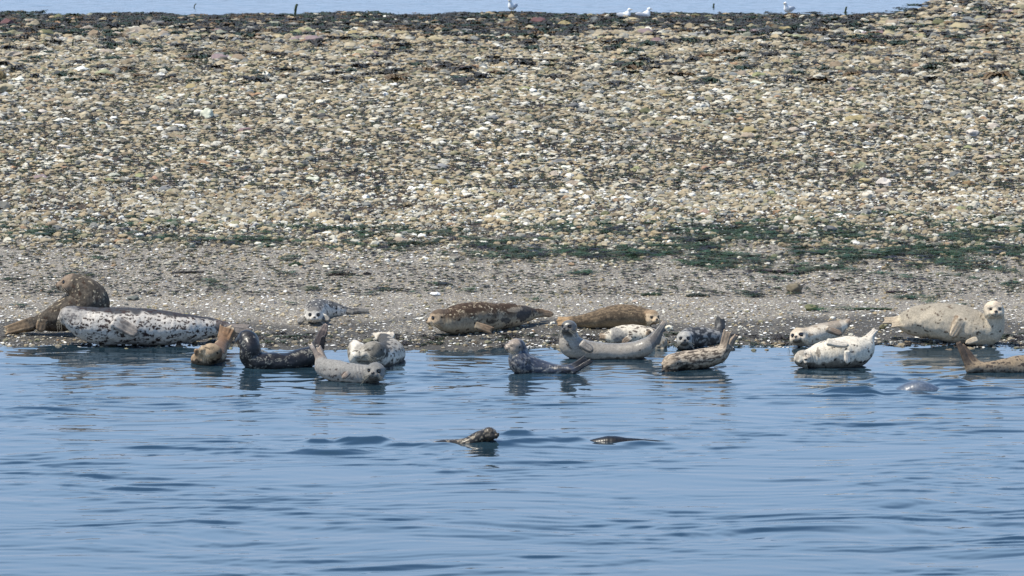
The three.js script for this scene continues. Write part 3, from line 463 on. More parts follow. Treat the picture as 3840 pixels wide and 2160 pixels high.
seal({
  label: 'cream spotted seal on the sand, half hidden behind the silver banana-shaped seal', v: ZD, on: [1000, 705], fur: 'dry', wob: 0.005,
  spine: [[730, 590, 50, -0.02], [810, 580, 100], [950, 566, 126], [1130, 575, 126], [1280, 610, 116, 0.02], [1340, 660, 96, 0.04]],
  head: [1350, 690, 84, 0.06], look: [0.35, -0.3, 0.85], eyes: 'closed',
  blades: [[730, 580, -0.02, 622, 555, -0.05, 26, 26, 0.014, [0, 0.8, 1]], [730, 600, 0.02, 622, 590, 0.0, 24, 24, 0.014, [0, 0.8, 1]], [990, 600, 0.14, 900, 668, 0.2, 40, 34, 0.016, [0, 0.5, 1], { round: 1 }], [1215, 560, 0.1, 1228, 492, 0.12, 28, 24, 0.014, [-0.2, 0, 1], { round: 1 }]],
  coat: { back: [0.60, 0.56, 0.49], belly: [0.62, 0.57, 0.48], at: 0, soft: 0.5, flipper: [0.17, 0.125, 0.09], face: [0.32, 0.28, 0.22], faceAmount: 0.6,
    spots: [{ c: [0.07, 0.055, 0.05], size: 0.032, share: 0.5, long: 1.7, head: 0.2, fat: 0.9 }, { c: [0.09, 0.07, 0.06], size: 0.02, share: 0.35, long: 1.5, seed: 3 }], patch: [[840, 590, 0.12, 100, 100, [0.19, 0.195, 0.205], 0.75]] },
});
seal({
  label: 'dark mottled pup with pale cheeks facing the camera, rear flippers held up behind it', v: ZD, on: [1640, 744], fur: 'damp', zs: 1.0, wob: 0.004,
  spine: [[1645, 620, 94, 0.02], [1690, 590, 112, -0.1], [1830, 588, 118, -0.2], [1970, 596, 104, -0.28], [2045, 560, 72, -0.32], [2068, 490, 44, -0.34]],
  head: [1643, 605, 94, 0.1], look: [-0.02, -0.02, 1], eye: 0.18,
  blades: [[2058, 500, -0.34, 2040, 326, -0.38, 40, 30, 0.014, [-0.2, 0.1, 1], { round: 1 }], [2085, 500, -0.34, 2105, 350, -0.4, 34, 24, 0.014, [0.5, 0.1, 1], { round: 1 }]],
  lumps: [[1640, 690, 0.02, 92, 60, 0.1]],
  coat: { back: [0.045, 0.048, 0.055], belly: [0.055, 0.055, 0.058], at: 0, soft: 0.6, face: [0.42, 0.42, 0.41], faceAmount: 0.75, chin: [0.07, 0.065, 0.06], muzzle: [0.10, 0.095, 0.09], flipper: [0.05, 0.052, 0.055], toe: [0.16, 0.16, 0.16],
    mottle: { c: [0.36, 0.36, 0.36], size: 13, at: 0.22, amount: 0.75 }, spots: [{ c: [0.30, 0.30, 0.30], size: 0.03, share: 0.3, long: 1.6, head: 0.9 }], patch: [[1640, 705, 0.15, 110, 62, [0.035, 0.035, 0.036], 0.9]] },
});
seal({
  label: 'brown and cream streaked seal in the water resting its chin low, rear flippers fanned up', v: ZD, on: [1700, 962], wetY: 0.03, fur: 'damp', wob: 0.005,
  spine: [[1500, 900, 116, 0.05], [1600, 880, 128, 0.02], [1760, 862, 122], [1930, 830, 118, -0.04], [2060, 790, 100, -0.06], [2125, 730, 66, -0.08]],
  head: [1478, 912, 112, 0.1], look: [-0.62, -0.42, 0.66], eyes: 'closed',
  blades: [[2095, 740, -0.04, 2165, 494, -0.06, 54, 56, 0.014, [-0.3, 0.1, 1]], [2140, 750, -0.1, 2268, 545, -0.14, 42, 26, 0.014, [0.6, 0.2, 0.8]]],
  coat: { back: [0.44, 0.38, 0.31], belly: [0.28, 0.24, 0.19], at: 0, soft: 0.6, face: [0.34, 0.27, 0.20], faceAmount: 0.5, flipper: [0.27, 0.215, 0.17], tip: [0.46, 0.38, 0.30], toe: [0.06, 0.045, 0.04], wet: 0.14,
    mottle: { c: [0.045, 0.034, 0.028], size: 40, at: 0.02, amount: 0.9, long: 2.6 }, patch: [[1345, 945, 0.1, 40, 50, [0.62, 0.57, 0.5], 0.8]] },
});
seal({
  label: 'small cream seal on the sand with dark muzzle, behind the white rolled seal', v: ZE, on: [360, 600], fur: 'dry', wob: 0.003,
  spine: [[320, 500, 86, 0.02], [410, 486, 96, 0], [550, 450, 98, -0.1], [680, 412, 84, -0.2], [745, 380, 56, -0.26], [780, 360, 36, -0.28]],
  head: [308, 485, 90, 0.08], look: [-0.30, 0.08, 0.95], up: [-0.18, 1, 0], eye: 0.19,
  blades: [[755, 360, -0.26, 842, 326, -0.3, 26, 22, 0.013, [0, 0.7, 1]], [775, 375, -0.24, 828, 338, -0.24, 22, 22, 0.013, [0.7, 0.4, 0.8]], [590, 410, 0.1, 760, 470, 0.1, 30, 34, 0.018, [0.1, 0.6, 1], { round: 1 }]],
  coat: { back: [0.30, 0.27, 0.24], belly: [0.68, 0.62, 0.53], at: 0.5, soft: 0.4, dors: [0.1, 0.8, -0.6], face: [0.62, 0.55, 0.46], faceAmount: 0.8, chin: [0.06, 0.045, 0.035], crown: [0.44, 0.38, 0.31], flipper: [0.20, 0.155, 0.125], muzzle: [0.40, 0.34, 0.28],
    patch: [[690, 410, 0.05, 85, 60, [0.22, 0.18, 0.15], 0.7]], spots: [{ c: [0.3, 0.25, 0.2], size: 0.04, share: 0.12, long: 1.6 }] },
});
seal({
  folds: [[470, 690, 90, 1, 0.1, 34, 0.005], [800, 700, 120, 0.9, 0.3, 60, 0.004]], label: 'white seal with small black flecks rolled on its side in the water, eyes shut', v: ZE, on: [640, 792], wetY: 0.055, fur: 'damp', wob: 0.005,
  spine: [[380, 710, 86, 0.04], [470, 700, 110, 0.02], [610, 668, 146], [780, 650, 160, -0.03], [905, 640, 146, -0.06], [972, 590, 96, -0.1], [1008, 545, 54, -0.12]],
  head: [352, 708, 90, 0.08], look: [0.16, 0.05, 1], roll: 1.1, eyes: 'closed',
  blades: [[985, 520, -0.1, 1092, 412, -0.16, 38, 26, 0.016, [-0.3, 0.5, 1]], [1015, 550, -0.14, 1062, 452, -0.18, 32, 24, 0.016, [0.6, 0.3, 0.8]], [600, 545, 0.17, 812, 578, 0.22, 36, 28, 0.02, [0, 0.5, 1], { round: 1, hind: 0.05 }], [795, 640, 0.22, 800, 770, 0.24, 26, 30, 0.016, [0.2, 0.2, 1], { round: 1 }]],
  coat: { back: [0.62, 0.58, 0.51], belly: [0.66, 0.62, 0.55], at: 0, soft: 0.5, face: [0.56, 0.52, 0.46], faceAmount: 0.5, flipper: [0.58, 0.54, 0.49], toe: [0.34, 0.3, 0.26], wet: 0.3,
    spots: [{ c: [0.05, 0.045, 0.045], size: 0.036, share: 0.36, long: 1.6, fat: 0.7, head: 0.1 }, { c: [0.04, 0.035, 0.035], size: 0.06, share: 0.4, long: 1.2, seed: 3, hi: -0.35, fat: 0.9 }], patch: [[345, 650, 0.15, 24, 34, [0.05, 0.042, 0.036], 0.95], [400, 692, 0.2, 44, 22, [0.17, 0.13, 0.1], 0.9], [300, 690, 0.15, 14, 46, [0.08, 0.06, 0.05], 0.7], [510, 660, 0.15, 16, 40, [0.12, 0.1, 0.08], 0.7]] },
});
seal({
  folds: [[2190, 280, 70, 0.9, -0.3, 40, 0.006], [1920, 420, 90, 1, 0.2, 90, 0.005]], label: 'big fat pale seal on the sand, head raised, dark wound at one eye', v: ZE, on: [2000, 572], fur: 'dry', zs: 1.05, wob: 0.006,
  spine: [[2270, 235, 92, 0.1], [2270, 320, 104, 0.08], [2230, 430, 138, 0.04], [2080, 400, 178, 0], [1850, 352, 194, -0.06], [1620, 330, 174, -0.14], [1450, 340, 130, -0.2], [1370, 345, 78, -0.24]],
  head: [2278, 218, 96, 0.14], look: [0.0, -0.03, 1], eye: 0.10,
  blades: [[1390, 330, -0.2, 1150, 330, -0.3, 46, 36, 0.016, [0, 0.6, 1]], [1390, 300, -0.3, 1300, 290, -0.36, 34, 30, 0.014, [0, 0.8, 0.6], { round: 1 }], [1390, 360, -0.16, 1230, 375, -0.2, 38, 36, 0.014, [0, 0.8, 1]], [1945, 320, 0.105, 1840, 500, 0.145, 46, 50, 0.024, [0.1, 0.2, 1], { round: 1, hind: 0.06 }], [2100, 520, 0.2, 1975, 560, 0.24, 30, 28, 0.016, [0, 0.7, 1], { round: 1 }]],
  coat: { back: [0.30, 0.275, 0.235], belly: [0.53, 0.47, 0.385], at: 0.45, soft: 0.5, face: [0.64, 0.56, 0.46], faceAmount: 0.75, flipper: [0.44, 0.375, 0.295], toe: [0.26, 0.19, 0.14], muzzle: [0.50, 0.42, 0.33],
    spots: [{ c: [0.12, 0.095, 0.075], size: 0.038, share: 0.32, long: 1.5, fat: 0.75, head: 0.5 }, { c: [0.07, 0.055, 0.045], size: 0.07, share: 0.14, long: 1.3, seed: 5, fat: 0.5 }],
    patch: [[2335, 182, 0.25, 44, 40, [0.07, 0.04, 0.033], 0.95], [2310, 150, 0.25, 18, 30, [0.22, 0.09, 0.07], 0.8], [1900, 420, 0.22, 40, 110, [0.22, 0.14, 0.09], 0.6], [1320, 400, -0.2, 40, 90, [0.6, 0.54, 0.42], 0.7]] },
});
seal({
  label: 'seal cut by the right edge of the picture, one dark tail raised from the water', v: ZE, on: [2250, 842], wetY: 0.0, fur: 'damp', wob: 0.005,
  spine: [[2060, 815, 42, 0.02], [2150, 805, 58], [2300, 808, 78], [2450, 800, 104, -0.02], [2620, 800, 132, -0.04], [2850, 800, 140, -0.04], [3080, 790, 100, 0]],
  head: [3120, 770, 90, 0.04], look: [0.8, 0.2, 0.5],
  blades: [[2035, 830, 0.04, 1916, 545, 0.0, 46, 26, 0.016, [0.5, 0.1, 1], { hind: 0.04 }], [2110, 790, -0.02, 1945, 575, -0.06, 50, 30, 0.016, [0.5, 0.6, 0.8], { hind: 0.04 }]],
  coat: { back: [0.24, 0.19, 0.135], belly: [0.16, 0.145, 0.125], at: 0.35, soft: 0.4, flipper: [0.095, 0.07, 0.055], toe: [0.03, 0.022, 0.02], face: [0.3, 0.25, 0.2],
    spots: [{ c: [0.035, 0.03, 0.03], size: 0.04, share: 0.55, long: 1.4, fat: 0.9 }, { c: [0.05, 0.04, 0.035], size: 0.024, share: 0.3, seed: 3 }] },
});
seal({
  label: 'smooth blue grey back of a diving seal, in the water at right', v: ZE, on: [1510, 1012], wetY: -0.05, fur: 'soaked', wob: 0.003, ring: 0.8,
  spine: [[1290, 1130, 90, -0.05], [1395, 1080, 118], [1510, 1058, 128], [1625, 1080, 116], [1730, 1130, 88, -0.05]],
  coat: { back: [0.065, 0.092, 0.145], belly: [0.065, 0.092, 0.145], at: 0, soft: 0.5, mottle: { c: [0.13, 0.16, 0.21], size: 18, at: 0.2, amount: 0.5 } },
});
seal({
  label: 'dark speckled swimming seal with head above the water, heading right in the open water', v: ZF, on: [1060, 484], wetY: -0.05, fur: 'wet', wob: 0.003, ring: 0.8,
  spine: [[1258, 432, 44, 0.02], [1205, 446, 44], [1130, 484, 42], [1050, 506, 50], [960, 518, 54], [840, 538, 44]],
  head: [1266, 422, 45, 0.03], look: [0.85, 0.05, 0.4], eyes: 'closed', whiskers: false,
  coat: { back: [0.022, 0.021, 0.02], belly: [0.025, 0.022, 0.02], at: 0, soft: 0.5, face: [0.08, 0.068, 0.053], faceAmount: 0.5, spots: [{ c: [0.24, 0.21, 0.165], size: 0.026, share: 0.35, long: 1.6, head: 0.1 }, { c: [0.25, 0.22, 0.18], size: 0.018, share: 0.4, seed: 3, head: 0 }] },
});
seal({
  label: 'black back of a swimming seal just breaking the open water, right of the swimming head', v: ZF, on: [2050, 468], wetY: -0.05, fur: 'wet', wob: 0.003, ring: 0.8,
  spine: [[1880, 494, 22, 0.0], [1960, 492, 42], [2050, 496, 62], [2150, 490, 42], [2260, 482, 22], [2390, 474, 10]],
  coat: { back: [0.014, 0.016, 0.02], belly: [0.014, 0.015, 0.018], at: 0, soft: 0.5 },
});
// ---------------------------------------------------------------- stones, shells, weed
function lumpy(seed, detail, rough, barn) {
  let g = new THREE.IcosahedronGeometry(1, detail); g.deleteAttribute('uv'); g.deleteAttribute('normal'); g = mergeVertices(g, 1e-4);
  const p = g.attributes.position, c = new Float32Array(p.count * 3), r = rng(seed);
  for (let i = 0; i < p.count; i++) {
    const x = p.getX(i), y = p.getY(i), z = p.getZ(i), n = rough * N3(x * 0.9 + seed * 7, y * 0.9, z * 0.9) + rough * 0.45 * N3(x * 2.2, y * 2.2 + seed, z * 2.2) + barn * N3(x * 6, y * 6, z * 6 + seed);
    const k = 1 + n; p.setXYZ(i, x * k, y * k, z * k);
    const t = 0.86 + 0.2 * N3(x * 1.5, y * 1.5 + seed, z * 1.5) + (barn > 0.02 ? 0.28 * Math.max(0, N3(x * 5 + 9, y * 5, z * 5)) : 0.05 * r()); c.set([t, t, t * 0.98], i * 3);
  }
  g.setAttribute('color', new THREE.BufferAttribute(c, 3)); g.computeVertexNormals(); return g;
}
const angular = (seed) => { const g = lumpy(seed, 1, 0.42, 0.02).toNonIndexed(); g.computeVertexNormals(); return g; };
const stoneShapes = [lumpy(1, 3, 0.18, 0.015), lumpy(2, 3, 0.28, 0.09), lumpy(3, 3, 0.24, 0.015), lumpy(4, 3, 0.3, 0.1), angular(5), angular(6)];
const shellShape = (() => { const g = new THREE.SphereGeometry(1, 9, 5, 0, Math.PI * 2, 0, Math.PI * 0.42), p = g.attributes.position; for (let i = 0; i < p.count; i++) { const a = Math.atan2(p.getZ(i), p.getX(i)), k = 1 + 0.22 * N2(a * 1.3, 4) + 0.07 * Math.cos(9 * a); p.setXYZ(i, p.getX(i) * k, (p.getY(i) - 0.25) * 0.42, p.getZ(i) * k * 0.8); } g.computeVertexNormals(); return g; })();
const stoneMaterial = new THREE.MeshStandardMaterial({ roughness: 0.88, vertexColors: true });
const TINT = { tan: [0.36, 0.285, 0.18], sand: [0.42, 0.36, 0.26], pale: [0.60, 0.575, 0.50], grey: [0.25, 0.25, 0.235], blue: [0.16, 0.18, 0.195], olive: [0.28, 0.26, 0.16], rust: [0.36, 0.22, 0.13], dark: [0.07, 0.065, 0.06], brown: [0.19, 0.145, 0.095], white: [0.86, 0.84, 0.78] };
function stoneTint(r, x, z, Y) {
  const far = sstep(420, 120, Y), u = r(), pick = (list) => { let s = 0; for (const [n, w] of list) { s += w; if (u < s) return n; } return list[0][0]; };
  const near = pick([['tan', 0.24], ['sand', 0.22], ['pale', 0.18], ['grey', 0.11], ['olive', 0.09], ['brown', 0.045], ['blue', 0.025], ['white', 0.065], ['rust', 0.01], ['dark', 0.015]]);
  const away = pick([['tan', 0.26], ['sand', 0.26], ['pale', 0.10], ['grey', 0.16], ['olive', 0.12], ['brown', 0.05], ['blue', 0.03], ['white', 0.006], ['rust', 0.012], ['dark', 0.002]]);
  let c = TINT[r() < far ? away : near]; const k = 0.8 + 0.4 * r(); c = c.map((v) => Math.min(0.9, v * k));
  const tone = 0.98 + 0.16 * N2(x * 0.16, z * 0.2 + 9) + 0.12 * N2(x * 0.5, z * 0.5 + 70); c = [c[0] * tone * 1.0, c[1] * tone * 0.98, c[2] * tone * 0.93]; const n = N2(x * 0.35, z * 0.25); c = mix3(c, [0.36, 0.31, 0.22], 0.18 + 0.15 * n);
  const d = darkPatch(x, z, Y), a = algae(x, z, Y);
  if (r() < d * 0.4) c = mix3(c, [0.05, 0.045, 0.035], 0.6 + 0.4 * r());
  if (r() < a * 0.6) c = mix3(c, [0.07, 0.10, 0.05], 0.65);
  return c;
}
const half = (z) => 0.1392 * (EYE.z - z) * 1.12 + 0.7;
const stones = [];
{
  const r = rng(31);
  for (let i = 0; i < 420; i++) { const x = (2 * r() - 1) * half(0), z = -0.5 + 0.75 * r(), y = ground(x, z); if (y < -0.035 || y > 0.03) continue; const R = 0.012 + 0.022 * r() * r(), b = 0.5 + 0.4 * r(), c = TINT[['tan', 'grey', 'olive', 'brown', 'dark', 'sand'][Math.floor(6 * r())]].map((v) => v * b); stones.push({ x, z, Y: 1290, R, y: y + R * 0.15, sx: R * 1.3, sy: R * 0.7, sz: R, yaw: r() * 6.283, tilt: 0, shape: i % 4, c }); }
  const bandsOf = [[-120, 55, 0.135, 0.8], [55, 160, 0.13, 0.9], [160, 300, 0.084, 0.95], [300, 500, 0.074, 1.0], [500, 700, 0.062, 0.95], [700, 850, 0.052, 0.9], [850, 930, 0.045, 0.55], [930, 1010, 0.033, 0.22], [1010, 1310, 0.021, 0.09]];
  const zOf = (Y) => groundHit(W / 2, Math.min(Y, 1285), undefined).z;
  for (const [Y0, Y1, s, cover] of bandsOf) {
    const za = Y0 < 45 ? EYE.z - 122 : zOf(Y0), zb = Y1 > 1285 ? -0.1 : zOf(Y1);
    const area = (zb - za) * (half(za) + half(zb)), n = Math.floor(area / (s * s) * cover);
    for (let i = 0; i < n; i++) {
      const z = za + (zb - za) * r(), x = (2 * r() - 1) * half(z); if (Math.abs(x) > half(z)) continue;
      const y = ground(x, z), Y = toPixel(x, y, z)[1]; if (y < -0.05) continue;
      if (Y < 900 && r() > 0.75 + 0.55 * N2(x * 0.5, z * 0.3 + 60) + 0.3 * N2(x * 1.6, z * 0.9)) continue;
      if (Y > 850) { const bare = sstep(850, 960, Y + 70 * N2(x * 0.5, z * 0.6)); if (r() < bare * 0.55) continue; }
      const lone = r(), big = Math.exp((r() + r() + r() - 1.5) * 0.72) * (lone < 0.012 ? 1.5 : 1), R = s * 0.47 * big, yaw = r() * 6.283;
      stones.push({ x, z, Y, R, y: y + R * (0.16 + 0.16 * r()), sx: R * (0.85 + 0.5 * r()), sy: R * (0.45 + 0.4 * r()), sz: R * (0.75 + 0.4 * r()), yaw, tilt: (r() - 0.5) * 0.5, shape: r() < 0.3 ? 4 + Math.floor(2 * r()) : Y > 300 ? (r() < 0.62 ? (r() < 0.5 ? 1 : 3) : (r() < 0.5 ? 0 : 2)) : (r() < 0.75 ? (r() < 0.5 ? 0 : 2) : 1), c: stoneTint(r, x, z, Y) });
    }
  }
  for (const s of stones) { const [X, Y, w] = toPixel(s.x, s.y, s.z); s.px = X > 20 && X < W - 20 && Y > 10 && Y < 1300 ? s.sx * F / w : 0; }
  stones.sort((a, b) => b.px - a.px);
}
const dummy = new THREE.Object3D();
function pose(o, s) { o.position.set(s.x, s.y, s.z); o.rotation.set(s.tilt, s.yaw, s.tilt * 0.6, 'YXZ'); o.scale.set(s.sx, s.sy, s.sz); }
const tintMaterials = new Map();
function tinted(c) { const q = c.map((v) => Math.round(v * 14) / 14), k = q.join(); if (!tintMaterials.has(k)) { const m = stoneMaterial.clone(); m.color.setRGB(...q); tintMaterials.set(k, m); } return tintMaterials.get(k); }
for (const s of stones.slice(0, 300)) { const m = part(beach, 'stone', stoneShapes[s.shape], tinted(s.c)); pose(m, s); m.castShadow = m.receiveShadow = true; }
function copies(parent, name, shapeOf, list, material) {
  const m = new THREE.InstancedMesh(shapeOf, material, list.length), c = new THREE.Color();
  list.forEach((s, i) => { pose(dummy, s); dummy.updateMatrix(); m.setMatrixAt(i, dummy.matrix); m.setColorAt(i, c.setRGB(...s.c)); });
  m.name = name; m.castShadow = m.receiveShadow = true; m.userData.kind = 'stuff'; parent.add(m); return m;
}
const cobbles = new THREE.Group(); cobbles.name = 'cobbles'; cobbles.userData.kind = 'stuff'; beach.add(cobbles);
stoneShapes.forEach((g, k) => copies(cobbles, `cobble_layer_00${k + 1}`, g, stones.slice(300).filter((s) => s.shape === k), stoneMaterial));

// broken shell on the sand
{
  const r = rng(61), list = [];
  for (let i = 0; i < 90000; i++) {
    const up = r() < 0.55, z = up ? -7 - 22 * r() : -0.05 - 14 * Math.pow(r(), 1.3), x = (2 * r() - 1) * half(z), y = ground(x, z); if (y < -0.03) continue;
    const clump = 0.5 + 0.5 * N2(x * 1.1, z * 0.8 + 30); if (r() > 0.35 + 0.65 * clump) continue;
    const R = 0.005 + 0.013 * Math.pow(r(), 2.6), w = 0.55 + 0.33 * r(), u = r(), b = u < 0.66 ? [w, w * 0.975, w * 0.90] : u < 0.85 ? [0.42, 0.36, 0.25] : [0.13, 0.13, 0.13];
    list.push({ x, z, y: y + 0.003 + 0.3 * R + (z < -8 ? 0.035 * r() : 0), sx: R * (0.8 + 0.6 * r()), sy: R * (0.25 + 0.3 * r()), sz: R, yaw: r() * 6.283, tilt: (r() - 0.5) * 0.9, c: b });
  }
  const m = copies(scene, 'shell_fragments', shellShape, list, new THREE.MeshStandardMaterial({ roughness: 0.7, side: THREE.DoubleSide }));
  m.userData.label = 'white broken shell bits strewn over the sand and cobbles';
}
// weed: a tuft of flat crinkled blades
function tuft(seed, n, len, rise, wide = 1) {
  const r = rng(seed), gs = [];
  for (let i = 0; i < n; i++) {
    const a = r() * 6.283, L = len * (0.5 + 0.7 * r()), w = (0.05 + 0.07 * r()) * wide, bend = (r() - 0.5) * 1.6, x0 = (r() - 0.5) * 0.7, z0 = (r() - 0.5) * 0.7, pos = [], idx = [];
    for (let k = 0; k <= 4; k++) { const t = k / 4, h = a + bend * t, x = x0 + Math.cos(h) * L * t, z = z0 + Math.sin(h) * L * t, y = rise * (0.25 + Math.sin(t * 3.1) * (0.5 + 0.6 * r())) * (1 - 0.4 * t) + 0.02 * r(), ww = w * (1 - 0.7 * t * t); pos.push(x - Math.sin(h) * ww, y + 0.03 * r(), z + Math.cos(h) * ww, x + Math.sin(h) * ww, y, z - Math.cos(h) * ww); if (k) { const b = k * 2; idx.push(b - 2, b, b - 1, b - 1, b, b + 1); } }
    const g = new THREE.BufferGeometry(); g.setAttribute('position', new THREE.Float32BufferAttribute(pos, 3)); g.setIndex(idx); g.computeVertexNormals(); gs.push(g);
  }
  return mergeGeometries(gs);
}
const weedMaterial = new THREE.MeshStandardMaterial({ roughness: 0.6, side: THREE.DoubleSide });
{
  const r = rng(41), list = [], black = [];
  const zA = groundHit(W / 2, 1180).z, zB = groundHit(W / 2, 740).z;
  for (let i = 0; i < 60000; i++) {
    const z = zB + (zA - zB) * r(), x = (2 * r() - 1) * half(z), y = ground(x, z), Y = toPixel(x, y, z)[1]; if (r() > algae(x, z, Y) * 0.48) continue;
    const s = 0.03 + 0.05 * r(), t = r(); list.push({ x, z, y: y + 0.005 + 0.015 * r(), sx: s * 1.5, sy: s * (0.3 + 0.35 * r()), sz: s, yaw: r() * 6.283, tilt: (r() - 0.5) * 0.3, c: t < 0.66 ? [0.02 + 0.016 * r(), 0.046 + 0.028 * r(), 0.02] : t < 0.88 ? [0.05, 0.06, 0.022] : [0.014, 0.012, 0.02] });
  }
  for (let i = 0; i < 42000; i++) {
    const z = EYE.z - (62 + 54 * r()), x = (2 * r() - 1) * half(z), y = ground(x, z); if (y < -0.16) continue; const Y = toPixel(x, y, z)[1]; if (Y < 180 ? r() > 0.03 + 0.5 * darkPatch(x, z, Y) : r() > 0.03) continue;
    const s = 0.1 + 0.16 * r(), t = r(); black.push({ x, z, y: y + 0.02 + 0.05 * r(), sx: s * 1.5, sy: s * (0.35 + 0.4 * r()), sz: s, yaw: r() * 6.283, tilt: (r() - 0.5) * 0.3, c: t < 0.6 ? [0.034, 0.031, 0.024] : t < 0.9 ? [0.02, 0.035, 0.014] : [0.12, 0.075, 0.03] });
  }
  for (let i = 0; i < 42000; i++) {                             // small dark weed and kelp scraps caught between the stones
    const z = EYE.z - (33 + 50 * Math.pow(r(), 1.2)), x = (2 * r() - 1) * half(z), y = ground(x, z), d = EYE.z - z, s = (0.009 + 0.018 * r()) * (d > 42 ? 1.6 : 1); black.push({ x, z, y: y + 0.02 + (d > 42 ? 0.02 : 0), sx: s * 1.6, sy: s * 0.9, sz: s, yaw: r() * 6.283, tilt: 0, c: r() < 0.5 ? [0.02, 0.018, 0.018] : [0.03, 0.042, 0.018] });
  }
  for (let i = 0; i < 900; i++) {                              // wrack and wet scraps along the water's edge
    const x = (2 * r() - 1) * half(0), z = -0.75 + 0.65 * r(), y = ground(x, z); if (y < -0.015 || y > 0.03 || N2(x * 0.9, 77) < -0.25 + 0.4 * r()) continue; const s = 0.012 + 0.03 * r();
    black.push({ x, z, y: y + 0.004, sx: s * 2, sy: s * 0.7, sz: s, yaw: r() * 6.283, tilt: 0, c: r() < 0.6 ? [0.03, 0.024, 0.02] : [0.03, 0.04, 0.016] });
  }
  const g = tuft(3, 30, 1.7, 0.4, 0.45);
  copies(scene, 'green_weed', g, list, weedMaterial).userData.label = 'dark green stringy seaweed lying in a band over the sand';
  copies(scene, 'black_weed', tuft(8, 26, 0.9, 0.55), black, weedMaterial).userData.label = 'blackish weed over the far cobbles and in scraps along the beach';
}
// ---------------------------------------------------------------- single stones, weed strands, posts, gulls
function on(X, Y) { return groundHit(X, Y); }
function rock(X, Y, wpx, hpx, shape, c, name, label, category = 'stone', mossy) {
  const b = on(X, Y < 70 ? 74 : Y), k = (EYE.z - b.z) / F / CP, g = new THREE.Group(); g.position.copy(b);
  const m = stoneMaterial.clone(); m.color.setRGB(...c); const s = new THREE.Mesh(stoneShapes[shape], m); s.name = 'stone_body'; s.scale.set(wpx * k / 2, hpx * k / 2, wpx * k / 2 * 0.85); s.position.y = hpx * k * 0.38; s.rotation.y = X; g.add(s);
  if (mossy) { const w = new THREE.Mesh(tuft(X, 60, 0.75, 0.5), weedMaterial.clone()); w.material.color.setRGB(...mossy); w.name = 'weed_cover'; w.scale.set(wpx * k * 0.5, hpx * k * 0.45, wpx * k * 0.45); w.position.y = hpx * k * 0.55; g.add(w); }
  return place(g, name, { label, category });
}
rock(3309, 1237, 26, 25, 0, [0.16, 0.14, 0.07], 'round_stone', 'round olive stone touching the rear flippers of the big pale seal');
rock(3042, 1163, 56, 26, 2, [0.16, 0.16, 0.08], 'mossy_stone', 'low stone under green weed on the sand above the small cream seal', 'stone', [0.05, 0.075, 0.02]);
rock(2978, 1098, 62, 40, 3, [0.18, 0.15, 0.10], 'weedy_stone', 'stone heaped with black weed on the sand between the pup and the big pale seal', 'stone', [0.02, 0.017, 0.017]);
rock(1632, 1108, 40, 15, 2, [0.86, 0.85, 0.83], 'white_shell', 'largest white shell on the sand, left above the brown mottled seal', 'shell');
rock(2508, 1240, 36, 22, 1, [0.74, 0.68, 0.54], 'cream_stone', 'cream stone on the sand just right of the sleeping tan seal', 'stone');
rock(2383, 1136, 30, 14, 0, [0.44, 0.35, 0.27], 'brown_stone', 'smooth brown stone on the sand above the sleeping tan seal', 'stone');
rock(500, 1124, 42, 18, 2, [0.16, 0.17, 0.15], 'grey_stone', 'flat dark grey stone on the sand right of the brown seal looking back', 'stone');
rock(20, 350, 82, 40, 1, [0.40, 0.34, 0.22], 'tan_boulder', 'large tan boulder with a black weedy foot at the left edge of the beach', 'boulder');
rock(5, 306, 40, 44, 3, [0.16, 0.12, 0.06], 'dark_boulder', 'dark brown weedy boulder at the left edge, above the tan boulder', 'boulder', [0.05, 0.045, 0.02]);
rock(3378, 276, 26, 19, 0, [0.95, 0.94, 0.92], 'white_stone', 'brightest round white stone on the dark upper beach at right', 'stone');
rock(2510, 38, 30, 15, 0, [0.60, 0.48, 0.29], 'yellow_stone', 'yellow rounded stone standing on the far waterline', 'stone');
rock(2790, 48, 38, 19, 2, [0.46, 0.42, 0.30], 'far_stone', 'big grey tan stone on the far waterline left of the lone gull', 'stone');
rock(3340, 62, 50, 16, 2, [0.46, 0.40, 0.29], 'flat_stone', 'broad flat stone near the far waterline right of the lone gull', 'stone');
rock(1303, 836, 30, 34, 3, [0.05, 0.055, 0.06], 'dark_stone', 'upright blackish stone standing among pale cobbles at the middle of the beach', 'stone');
rock(2000, 355, 36, 26, 1, [0.80, 0.77, 0.70], 'pale_rock', 'knobbly white stone among grey cobbles above the middle of the beach', 'stone');
rock(3256, 748, 62, 30, 1, [0.62, 0.55, 0.44], 'broad_stone', 'broad pinkish tan stone among the cobbles at right', 'stone');

function strand(X0, X1, Y, hpx, c, name, label, n = 90) {       // a long tangle of weed on the sand
  const a = on(X0, Y), b = on(X1, Y), r = rng(X0), gs = [], L = Math.abs(b.x - a.x), k = (EYE.z - a.z) / F, c0 = a.clone().lerp(b, 0.5);
  for (let i = 0; i < n; i++) {
    const t = r(), q = []; let x = (t - 0.5) * L, z = (r() - 0.5) * hpx * k * 2.2, h = (r() - 0.5) * 1.2 + (r() < 0.5 ? Math.PI : 0); const l = L * (0.06 + 0.1 * r());
    for (let s = 0; s < 4; s++) { const gx = c0.x + x, gz = c0.z + z; q.push(V3(x, ground(gx, gz) - c0.y + 0.006 + hpx * k * 0.55 * r() * Math.sin(Math.PI * t), z)); x += Math.cos(h) * l / 3; z += Math.sin(h) * l / 3 * 0.7; h += (r() - 0.5) * 1.2; x = clamp(x, -L / 2, L / 2); }
    const g = new THREE.TubeGeometry(new THREE.CatmullRomCurve3(q), 6, 0.003 + 0.005 * r(), 4); gs.push(g);
  }
  const m = new THREE.Mesh(mergeGeometries(gs), new THREE.MeshStandardMaterial({ color: new THREE.Color(...c), roughness: 0.6 })); m.position.copy(c0);
  return place(m, name, { label, category: 'seaweed' });
}
